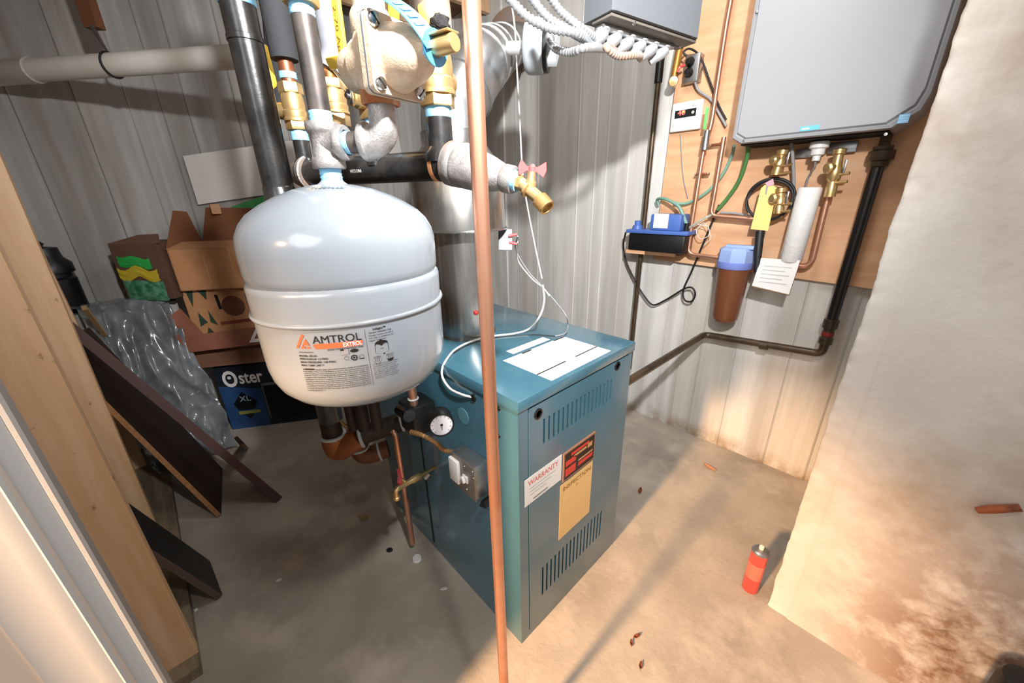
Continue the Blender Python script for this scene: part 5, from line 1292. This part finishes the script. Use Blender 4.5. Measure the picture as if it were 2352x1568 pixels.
# ------------------------------------------------------------------ clutter at the left
structure(MB().span((XL, -1.2, 0), (-2.99, .06, .9)), 'wall_ledge', m_wall, smooth=0)
uB, nB = unit(V3(.52, .854, 0)), unit(V3(.854, -.52, 0))
def carton(name, px, X, ytop, wdt, dep, m, label, group='cartons stacked by the far wall', open_=False, rot=0.0):
    """carton whose near left bottom corner the photo shows at px"""
    O = on(px[0], px[1], 'X', X); h = zat(O[0], O[1], ytop) - O[2]
    c, s = math.cos(rot), math.sin(rot)
    u = V3(uB[0] * c - uB[1] * s, uB[0] * s + uB[1] * c, 0); n = V3(u[1], -u[0], 0)
    t_ = thing(name, O, label, 'box', group)
    T = .005
    if not open_:
        MB().prism([(0, 0), (wdt, 0), (wdt, dep), (0, dep)], O, u, -n, V3(0, 0, h)).build('body', m, t_, smooth=0)
    else:
        mb = MB()
        for a, b in (((0, 0), (wdt, T)), ((0, dep - T), (wdt, dep)), ((0, 0), (T, dep)), ((wdt - T, 0), (wdt, dep))):
            mb.prism([(a[0], a[1]), (b[0], a[1]), (b[0], b[1]), (a[0], b[1])], O, u, -n, V3(0, 0, h))
        mb.prism([(0, 0), (wdt, 0), (wdt, dep), (0, dep)], O, u, -n, V3(0, 0, T)); mb.build('body', m, t_, smooth=0)
    return t_, O, u, n, h
# appliance carton on the floor
ob_, O, u, n, h = carton('appliance_carton', (535, 987), -2.905, 846, .60, .30, mat('carton_navy', '#1c2531', .5, col2='#15181d', scale=4), 'dark blue printed appliance carton at the bottom of the stack')
O0 = O.copy()
face = lambda a, b, lift=.001: O0 + u * a + V3(0, 0, b) + n * lift
m_cb = mat('carton_blue', '#2c5080', .5, col2='#1f3a63', scale=6)
MB().prism([(0.0, .0), (.24, 0), (.24, h * .62), (.0, h * .72)], O0, u, V3(0, 0, 1), n * .0012).build('blue_panel', m_cb, ob_, smooth=0)
mb = MB(); lettering(mb, 'O', face(.035, h * .70, .002), u, V3(0, 0, 1), .155, width=.085, bold=.03); lettering(mb, 'ster', face(.128, h * .73, .002), u, V3(0, 0, 1), .125, width=.14, bold=.02)
mb.lathe(face(.077, h * .835, .001), n, [(.011, 0), (.011, .0015), (0, .0015)], 12)
mb.build('lettering', m_whiteink, ob_, smooth=0, recalc=False)
MB().prism([(.055, h * .42), (.12, h * .60), (.20, h * .43), (.17, h * .31), (.075, h * .31)], O0, u, V3(0, 0, 1), n * .0022).build('badge', mat('badge_black', '#12141a', .4), ob_, smooth=0)
mb = MB(); lettering(mb, 'XL', face(.098, h * .45, .003), u, V3(0, 0, 1), .055, bold=.01); mb.build('lettering', mat('dim_white_ink', '#9fb0bd', .5), ob_, smooth=0, recalc=False)
MB().prism([(.07, h * .24), (.20, h * .24), (.20, h * .29), (.07, h * .29)], O0, u, V3(0, 0, 1), n * .0026).build('yellow_stripe', mat('stripe_yellow', '#8d8a3e', .5), ob_, smooth=0)
MB().prism([(.13, h * .14), (.16, h * .24), (.10, h * .24)], O0, u, V3(0, 0, 1), n * .0028).build('arrow', mat('badge_black', '#12141a'), ob_, smooth=0)
MB().prism([(.25, h * .12), (.56, h * .12), (.56, h * .66), (.25, h * .66)], O0, u, V3(0, 0, 1), n * .0015).build('oven_picture', mat('picture_black', '#0d0e11', .35), ob_, smooth=0)
for a, b, c2, d2 in ((.245, .255, .12, .7), (.245, .56, .66, .70)):
    MB().prism([(a, h * c2), (b, h * c2), (b, h * d2), (a, h * d2)], O0, u, V3(0, 0, 1), n * .0020).build('picture_frame', mat('picture_grey', '#55524d', .5), ob_, smooth=0)
# tray with a hanging flap
tr_, O, u, n, h = carton('carton_tray', (448, 846), -2.90, 812, .6, .30, m_card_d, 'flat dark carton on top of the appliance carton')
# fruit carton with round print
fc_, O, u, n, h = carton('fruit_carton', (452, 775), -2.885, 664, .55, .30, m_card, 'printed fruit carton with hand holes in the middle of the stack')
O1 = O.copy(); m_g = mat('dark_green_ink', '#2c4030', .7)
for pl in ([(.02, h * .98), (.06, h * .98), (.035, h * .62)], [(.075, h), (.13, h), (.115, h * .75)], [(.05, h * .52), (.085, h * .30), (.04, h * .22)], [(.105, h * .55), (.135, h * .22), (.10, h * .3)], [(.06, .01), (.11, .01), (.08, h * .2)]):
    MB().prism(pl, O1, u, V3(0, 0, 1), n * .001).build('leaf_print', m_g, fc_, smooth=0)
MB().lathe(O1 + u * .245 + V3(0, 0, h * .60), n, [(.062, 0), (.062, .001), (0, .001)], 26).build('round_print', mat('brown_print', '#5d3826', .8), fc_)
for a in (.165, .325):
    MB().prism([(a, h * .55), (a + .018, h * .55), (a + .012, h * .85), (a - .004, h * .85)], O1, u, V3(0, 0, 1), n * .0012).build('hand_hole', m_dark, fc_, smooth=0)
mb = MB(); mb.prism([(.15, h * .22), (.36, h * .26), (.36, h * .33), (.15, h * .29)], O1, u, V3(0, 0, 1), n * .001); mb.build('red_print', mat('dull_red_ink', '#7d3a2c', .8), fc_, smooth=0)
def on_face(x, y, off):
    r_ = ray(x, y); return CAM + r_ * (((O1 + n * off - CAM) @ n) / (r_ @ n))
fp_ = [on_face(x, y, o_) for x, y, o_ in ((374, 737, .05), (414, 708, .015), (468, 766, .07), (625, 746, .07), (625, 786, .10), (434, 809, .10))]
k6 = len(fp_)
mb = MB(); mb.add(fp_ + [p + n * .004 for p in fp_], [(0, 1, 2, 5), (2, 3, 4, 5), (11, 8, 7, 6), (11, 10, 9, 8)] + [(i, i + k6, (i + 1) % k6 + k6, (i + 1) % k6) for i in range(k6)])
fo = mb.build('flap', mat('red_brown_card', '#8a5540', .85, col2='#7a4835', scale=5), fc_, smooth=0)
lq = [on_face(x, y, .11) for x, y in ((588, 752), (596, 752), (584, 778), (600, 776), (600, 784), (572, 787))]
MB().add(lq, [(0, 1, 2, 5), (2, 3, 4, 5)]).build('white_print', m_whiteink, fo, smooth=0, recalc=False)
# open carton on top
oc_, O, u, n, h = carton('open_carton', (415, 669), -2.84, 574, .55, .34, m_card, 'open brown cardboard carton with raised flaps on top of the stack', open_=True, rot=-.05)
O2 = O.copy()
def flap(pts, name='flap', m=m_card, par=oc_):
    p = [np.array(q) for q in pts]; nn_ = unit(np.cross(p[1] - p[0], p[2] - p[0])) * .004; k = len(p)
    return MB().add(p + [q + nn_ for q in p], [tuple(range(k)), tuple(reversed(range(k, 2 * k)))] + [(i, i + k, (i + 1) % k + k, (i + 1) % k) for i in range(k)]).build(name, m, par, smooth=0)
tl = O2 + V3(0, 0, h); bl = tl - n * .34; tr = tl + u * .55; br_ = tr - n * .34
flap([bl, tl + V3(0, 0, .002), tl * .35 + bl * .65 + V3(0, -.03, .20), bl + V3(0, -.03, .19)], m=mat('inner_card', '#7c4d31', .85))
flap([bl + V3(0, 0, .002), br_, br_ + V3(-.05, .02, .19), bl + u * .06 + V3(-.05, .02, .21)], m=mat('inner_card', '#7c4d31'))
flap([tl + V3(0, 0, .001), tr + V3(0, 0, .001), tr - n * .11 + V3(0, 0, .028), tl - n * .10 + V3(0, 0, .028) + u * .03])
def tape(a, b, s, z0=.002):
    q = tl + u * a - n * b
    MB().prism([(0, 0), (s, .004), (s * .9, .02), (.01, .022)], q + V3(0, 0, z0 + b * .28 + .003), u, -n, V3(0, 0, .0008)).build('torn_tape', mat('torn_paper', '#d8cfca', .6), oc_, smooth=0)
tape(.13, .02, .055); tape(.255, .004, .10); 
MB().prism([(.165, h * .15), (.172, h * .15), (.172, h), (.165, h)], O2, u, V3(0, 0, 1), n * .0008).build('crease', mat('pale_card', '#b58660', .8), oc_, smooth=0)
MB().prism([(.30, h * .25), (.307, h * .25), (.307, h), (.30, h)], O2, u, V3(0, 0, 1), n * .0008).build('crease', mat('pale_card', '#b58660', .8), oc_, smooth=0)
MB().box(bl + u * .13 + V3(-.02, 0, .20), (.03, .05, .06), None, .004).build('loose_packing', mat('pale_wood_scrap', '#b98a66', .7), oc_)
gs_ = [on(x, y, 'X', -3.2) for x, y in ((530, 476), (610, 448), (612, 476), (560, 484))]
mb = MB().add([p for p in gs_] + [p - V3(.03, 0, 0) for p in gs_], [(0, 1, 2, 3), (7, 6, 5, 4), (0, 4, 5, 1), (1, 5, 6, 2), (2, 6, 7, 3), (3, 7, 4, 0)])
mb.build('green_bag', mat('leaf_green', '#2f8a3c', .5), None, 0, 'sliver of a green bag behind the open carton', 'bag')
# carton at the left with the green bag print
gb2, O, u, n, h = carton('brown_carton', (298, 690), -2.97, 561, .235, .22, mat('dark_brown_card', '#5f4335', .85, col2='#503729', scale=5), 'dark brown carton with green and yellow bag print, left of the open one', rot=-.12)  # darker brown than the open carton's card
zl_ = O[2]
MB().prism([(0, .0), (.26, .0), (.20, .09), (.10, .085)], O + V3(0, 0, h), u, -n * 1.0 + V3(0, 0, .42), V3(0, 0, .003)).build('bulging_flap', mat('dark_brown_card2', '#6b4b3b', .85), gb2, smooth=0)
Og = O.copy()
def blot(a0, a1, b0, b1, m, name, seed):
    mb = MB()
    def f(s, t):
        e = .008 * noise.noise(Vector((s * 6, t * 6, seed))) + .006 * math.sin(math.pi * s) * math.sin(math.pi * t)
        return Og + u * (a0 + (a1 - a0) * s) + V3(0, 0, h * (b0 + (b1 - b0) * t) + .03 * (noise.noise(Vector((s * 3, seed, 1)))) - .05 * h * s) + n * (.003 + abs(e))
    mb.grid(f, 10, 8).build(name, m, gb2, smooth=60, recalc=False)
blot(.02, .18, .62, .80, mat('vivid_green', '#2f9a45', .4), 'green_patch', 1)
blot(.0, .20, .40, .60, mat('mustard_yellow', '#b7a02f', .4), 'yellow_patch', 4)
blot(.01, .21, .02, .38, mat('dark_leaf_green', '#1f5a34', .4, col2='#5d8f74', scale=30), 'leaf_patch', 8)
# black vacuum like bin behind the studs
p_ = on(140, 668, 'X', -3.12)
bn = thing('black_pump', (p_[0], p_[1], .9), 'black round canister on the ledge beside the far stud', 'canister')
MB().lathe((p_[0], p_[1], .9), (0, 0, 1), [(0, 0), (.075, 0), (.08, .01), (.08, .18), (.07, .19), (.07, .21), (.085, .215), (.085, .26), (.06, .29), (.055, .34), (0, .35)], 26).build('body', m_black, bn)
MB().tube(spline([(p_[0], p_[1], 1.25), (p_[0] + .02, p_[1] - .04, 1.29), (p_[0] + .03, p_[1] - .09, 1.27)], 6), .02, 10).build('hose_stub', m_cord, bn)
MB().box((p_[0] + .08, p_[1] - .01, 1.09), (.01, .04, .012), None, .002).build('clip', m_chrome, bn)
# crumpled plastic sheeting
def sheet(s, t):
    y = -.36 + .38 * s + .07 * t; 
    prof = np.interp(t, [0, .18, .35, 1], [0, .16, .24, .5]); z = np.interp(t, [0, .18, .3, .6, 1], [.915, .925, .88, .42, .03])
    q = Vector((s * 3.2, t * 4.0, 2.2)); k = .6 * noise.fractal(q, 1.0, 2.1, 3) + .8 * (.5 - abs(noise.noise(Vector((s * 5 + t * 3, t * 5 - s * 2, 6)))))
    r2 = 1 - abs(noise.noise(Vector((s * 4, t * 7, 9)))) * 2
    return (-3.12 + prof + .05 * k + .03 * r2 * min(1, t * 4), y + .03 * k, max(.004, z + .03 * abs(k) + .012))
MB().grid(sheet, 60, 80).build('plastic_sheet', mat('grey_polythene', '#85888a', .22, col2='#5a5d60', scale=5, coat=.5, alpha=.9), None, 70, 'crumpled grey plastic sheeting draped from the ledge to the floor', 'plastic sheet', recalc=False)
# leaning boards
m_bd = mat('dark_veneer', '#33211a', .6, col2='#281914', scale=4, stretch=(3, 3, 3)); m_bdr = mat('red_brown_veneer', '#5b2f26', .5); m_edge = mat('raw_chipboard', '#a8784c', .8, col2='#8f6340', scale=60)
def board(F1, F2, far, yf, L, label, m, th=.018, edge=m_edge, wmul=1.0, end=None):
    F1 = on(*F1, 'Z', 0); F2 = on(*F2, 'Z', 0); q = on(*far, 'Y', yf); l = unit(q - F1); wv_ = (F2 - F1) * wmul
    nn_ = unit(np.cross(l, wv_)); nn_ = nn_ if nn_[2] > 0 else -nn_
    F1 = F1 + V3(0, 0, .012)
    t_ = thing('shelf_board', F1, label, 'board', 'old boards leaning on the stud partition')
    MB().add([F1, F1 + l * L, F1 + l * L + wv_, F1 + wv_] + [p - nn_ * th for p in (F1, F1 + l * L, F1 + l * L + wv_, F1 + wv_)],
             [(0, 1, 2, 3), (7, 6, 5, 4), (0, 4, 5, 1), (1, 5, 6, 2), (2, 6, 7, 3), (3, 7, 4, 0)]).build('panel', m, t_, smooth=0)
    eo = -unit(wv_) * .001
    MB().add([F1 + eo, F1 + l * L + eo, F1 + l * L - nn_ * th + eo, F1 - nn_ * th + eo] + [p for p in (F1, F1 + l * L, F1 + l * L - nn_ * th, F1 - nn_ * th)],
             [(0, 1, 2, 3), (7, 6, 5, 4), (0, 4, 5, 1), (1, 5, 6, 2), (2, 6, 7, 3), (3, 7, 4, 0)]).build('long_edge', edge, t_, smooth=0)
    if end:
        eo2 = -l * .001
        MB().add([F1 + wv_ * .02 + eo2, F1 + wv_ * .98 + eo2, F1 + wv_ * .98 - nn_ * th + eo2, F1 + wv_ * .02 - nn_ * th + eo2], [(0, 1, 2, 3)]).build('end_edge', end, t_, smooth=0)
    return F1, l, wv_, nn_
board((513, 1370), (484, 1292), (347, 1264), -.243, .62, 'low black board with grey brown edge behind the nearest stud', mat('black_laminate', '#161718', .55), .022, mat('grey_brown_edge', '#5d4a42', .7))
board((510, 1185), (513, 1080), (215, 895), -.30, .95, 'wide dark brown board with tan edge behind the second stud', m_bd, .02)
F1, l, wv_, nn_ = board((650, 1145), (606, 1108), (140, 720), -.30, 1.22, 'long red brown board pair above the wide dark one', m_bdr, .036, mat('dark_red_edge', '#43231c', .6), end=m_edge)
F1b, l2, w2, n2 = board((572, 1032), (560, 1018), (388, 880), -.02, .62, 'thin tan edged board right of the long red brown pair', m_bd, .016)
p_ = on(232, 765, 'Y', -.28); q_ = on(185, 703, 'Y', -.28)
MB().add([p_, q_, q_ + V3(.02, .02, .004), p_ + V3(.02, .02, .004)] + [a - V3(0, .0, .02) for a in (p_, q_, q_ + V3(.02, .02, .004), p_ + V3(.02, .02, .004))],
         [(0, 1, 2, 3), (7, 6, 5, 4), (0, 4, 5, 1), (1, 5, 6, 2), (2, 6, 7, 3), (3, 7, 4, 0)]).build('wood_offcut', mat('pale_offcut', '#c8a477', .7), None, 0, 'pale wood offcut on the upper end of the long board pair', 'offcut')

# ------------------------------------------------------------------ hung PVC pipe and white panel
q0, q1 = W(-60, 171, 1.74), W(640, 124, 1.60)
pv = thing('pvc_pipe', (q0 + q1) / 2, 'level white PVC drain pipe hung across the far wall', 'pipe')
MB().cyl(q0, q1, .0445, seg=32).build('pipe', m_pvc, pv)
d_ = unit(q1 - q0); pc = W(60, 163, 1.74)
cc_ = q0 + d_ * ((pc - q0) @ d_)
MB().lathe(cc_ - d_ * .16, d_, [(.0445, 0), (.050, .002), (.050, .24), (.0445, .245)], 32).build('coupling', mat('glossy_pvc', '#bdb7aa', .2, coat=.5), pv)
hc_ = q0 + d_ * ((W(250, 148, 1.66) - q0) @ d_)
sd_ = unit(np.cross(d_, V3(0, 0, 1))); sd_ = sd_ if sd_ @ (CAM - hc_) > 0 else -sd_
hg = thing('pipe_hanger', hc_, 'black strap hanger holding the white PVC pipe', 'hanger')
mb = MB(); ring_ = []
for k_ in range(25):
    a = math.radians(90 - 360 * k_ / 24)
    ring_.append(hc_ + (sd_ * math.cos(a) + V3(0, 0, 1) * math.sin(a)) * .0475)
mb.tube(ring_, .0045, 8, caps=False).build('loop', m_cord, hg)
top_ = W(212, 62, depth(hc_) - .02)
MB().tube([hc_ + V3(0, 0, .045), (hc_ + top_) / 2 + V3(0, 0, .02), top_], [.005, .007, .009], 8).build('strap', m_galv, hg)
p_ = W(208, 62, depth(top_)); 
MB().prism([(-.03, 0), (.03, 0), (.03, .04), (-.03, .04)], p_, unit(_r * V3(1, 1, 0)), unit(_f * V3(1, 1, 0)), V3(0, 0, 2.65 - p_[2])).build('hanger_block', mat('red_brown_wood', '#6a4128', .7), None, 0, 'red brown wooden block the pipe strap hangs from', 'block')
wl = [on(x, y, 'X', -3.262) for x, y in ((420, 358), (912, 288), (930, 400), (455, 470))]
MB().add(wl + [p - V3(.02, 0, 0) for p in wl], [(0, 1, 2, 3), (7, 6, 5, 4), (0, 4, 5, 1), (1, 5, 6, 2), (2, 6, 7, 3), (3, 7, 4, 0)]).build('foam_board', mat('panel_white', '#d0c8c2', .6), None, 0, 'plain white board standing behind the cartons', 'board')

# ------------------------------------------------------------------ floor bits
p_ = on(1722, 1350, 'Z', 0)
sc3 = thing('spray_can', p_, 'small red spray can beside the concrete wall end', 'spray can')
hz_ = zat(p_[0], p_[1], 1262)
rcn_ = .0275
MB().lathe(p_ + V3(0, 0, .001), (0, 0, 1), [(0, 0), (rcn_ * .95, 0), (rcn_, .003), (rcn_, hz_ - .012)], 26).build('body', mat('can_red', '#d8463c', .3, coat=.4), sc3)
MB().lathe(p_ + V3(0, 0, hz_ - .012), (0, 0, 1), [(rcn_ * 1.02, 0), (rcn_ * 1.04, .003), (rcn_ * 1.0, .008), (rcn_ * .75, .012), (rcn_ * .7, .017), (0, .018)], 26).build('rim', m_galv, sc3)
MB().lathe(p_ + V3(0, 0, hz_ + .005), (0, 0, 1), [(.008, 0), (.008, .012), (.005, .013), (0, .013)], 16).build('nozzle', mat('cream_plastic', '#e3d7c6', .4), sc3)
MB().lathe(p_ + V3(0, 0, hz_ * .35), (0, 0, 1), [(rcn_ + .0003, 0), (rcn_ + .0004, hz_ * .35)], 26).build('paint_band', mat('can_red_pale', '#dd6a58', .3, coat=.4), sc3)
def leaf(x, y, s, a, m, label, cat='leaf', name='dry_leaf'):
    c = on(x, y, 'Z', .003); mb = MB()
    def f(u_, v_):
        t_ = u_ * 2 - 1; wd = (1 - t_ * t_) * .4 * s
        q = V3(t_ * s, (v_ * 2 - 1) * wd, .006 * (v_ * 2 - 1) ** 2 + .004 * t_ * t_)
        return c + V3(q[0] * math.cos(a) - q[1] * math.sin(a), q[0] * math.sin(a) + q[1] * math.cos(a), q[2])
    mb.grid(f, 8, 4); o = mb.build(name, m, None, 60, label, cat, 'litter on the floor', recalc=False)
    md = o.modifiers.new('thick', 'SOLIDIFY'); md.thickness = .001
m_lf = mat('dry_leaf_brown', '#8a4a26', .8, col2='#5f3218', scale=90)
leaf(1470, 1128, .022, 1.9, m_lf, 'curled dry leaf near the shadow of the boiler')
leaf(1462, 1462, .013, 1.2, m_lf, 'upper dry leaf scrap of three at the bottom of the photo')
leaf(1450, 1478, .010, 2.2, m_lf, 'middle dry leaf scrap of three at the bottom of the photo')
leaf(1471, 1530, .011, 2.0, m_lf, 'lowest dry leaf scrap of three at the bottom of the photo')
leaf(1630, 1074, .035, -.2, mat('pale_rust_smear', '#b98058', .8), 'long pale brown scrap near the back wall', 'scrap', 'bark_scrap')
leaf(836, 1190, .028, .6, mat('tan_scrap', '#a8916a', .8), 'tan scrap on the floor in the shadow of the tank', 'scrap', 'paper_scrap')
def chip(x, y, r, hgt, m, label, rot=0, sx=1.0):
    c = on(x, y, 'Z', 0); mb = MB()
    mb.lathe(c, (0, 0, 1), [(r, .0005), (r * 1.02, hgt * .6), (r * .9, hgt), (0, hgt)], 14)
    v = np.array(mb.v) - c; R_ = np.array([[math.cos(rot), -math.sin(rot), 0], [math.sin(rot), math.cos(rot), 0], [0, 0, 1]])
    mb.v = [tuple(c + R_ @ (q * V3(sx, 1, 1))) for q in v]
    mb.build('floor_chip', m, None, 50, label, 'chip', 'litter on the floor')
m_ch = mat('white_chip', '#d9d6d2', .6)
chip(958, 1284, .020, .010, m_ch, 'round white cap under the copper relief pipe')
chip(1019, 1352, .006, .004, m_ch, 'white chip beside the boiler base', .9, 2.4)
chip(640, 1333, .006, .004, m_ch, 'white chip in the middle of the dark floor', 1.2, 1.8)
chip(450, 1401, .006, .004, m_ch, 'white chip near the foot of the nearest stud')
chip(895, 1264, .010, .008, mat('black_chip', '#17171a', .6), 'black plug on the floor left of the relief pipe', .8, 1.4)
a_ = on(2296, 1534, 'Y', 1.20)
rb = thing('floor_bin', (a_[0] + .06, 1.20, 0), 'black round topped object at the bottom right corner by the concrete wall', 'bin')
MB().lathe((a_[0] + .055, 1.20, 0), (0, 0, 1), [(0, 0), (.052, 0), (.056, a_[2] - .02), (.050, a_[2] - .004), (.04, a_[2]), (0, a_[2] + .001)], 32).build('body', m_black, rb)
MB().lathe((a_[0] + .055, 1.20, a_[2] * .5), (0, 0, 1), [(.055, 0), (.0585, .003), (.0585, .012), (.055, .015)], 32).build('rib', m_black, rb)
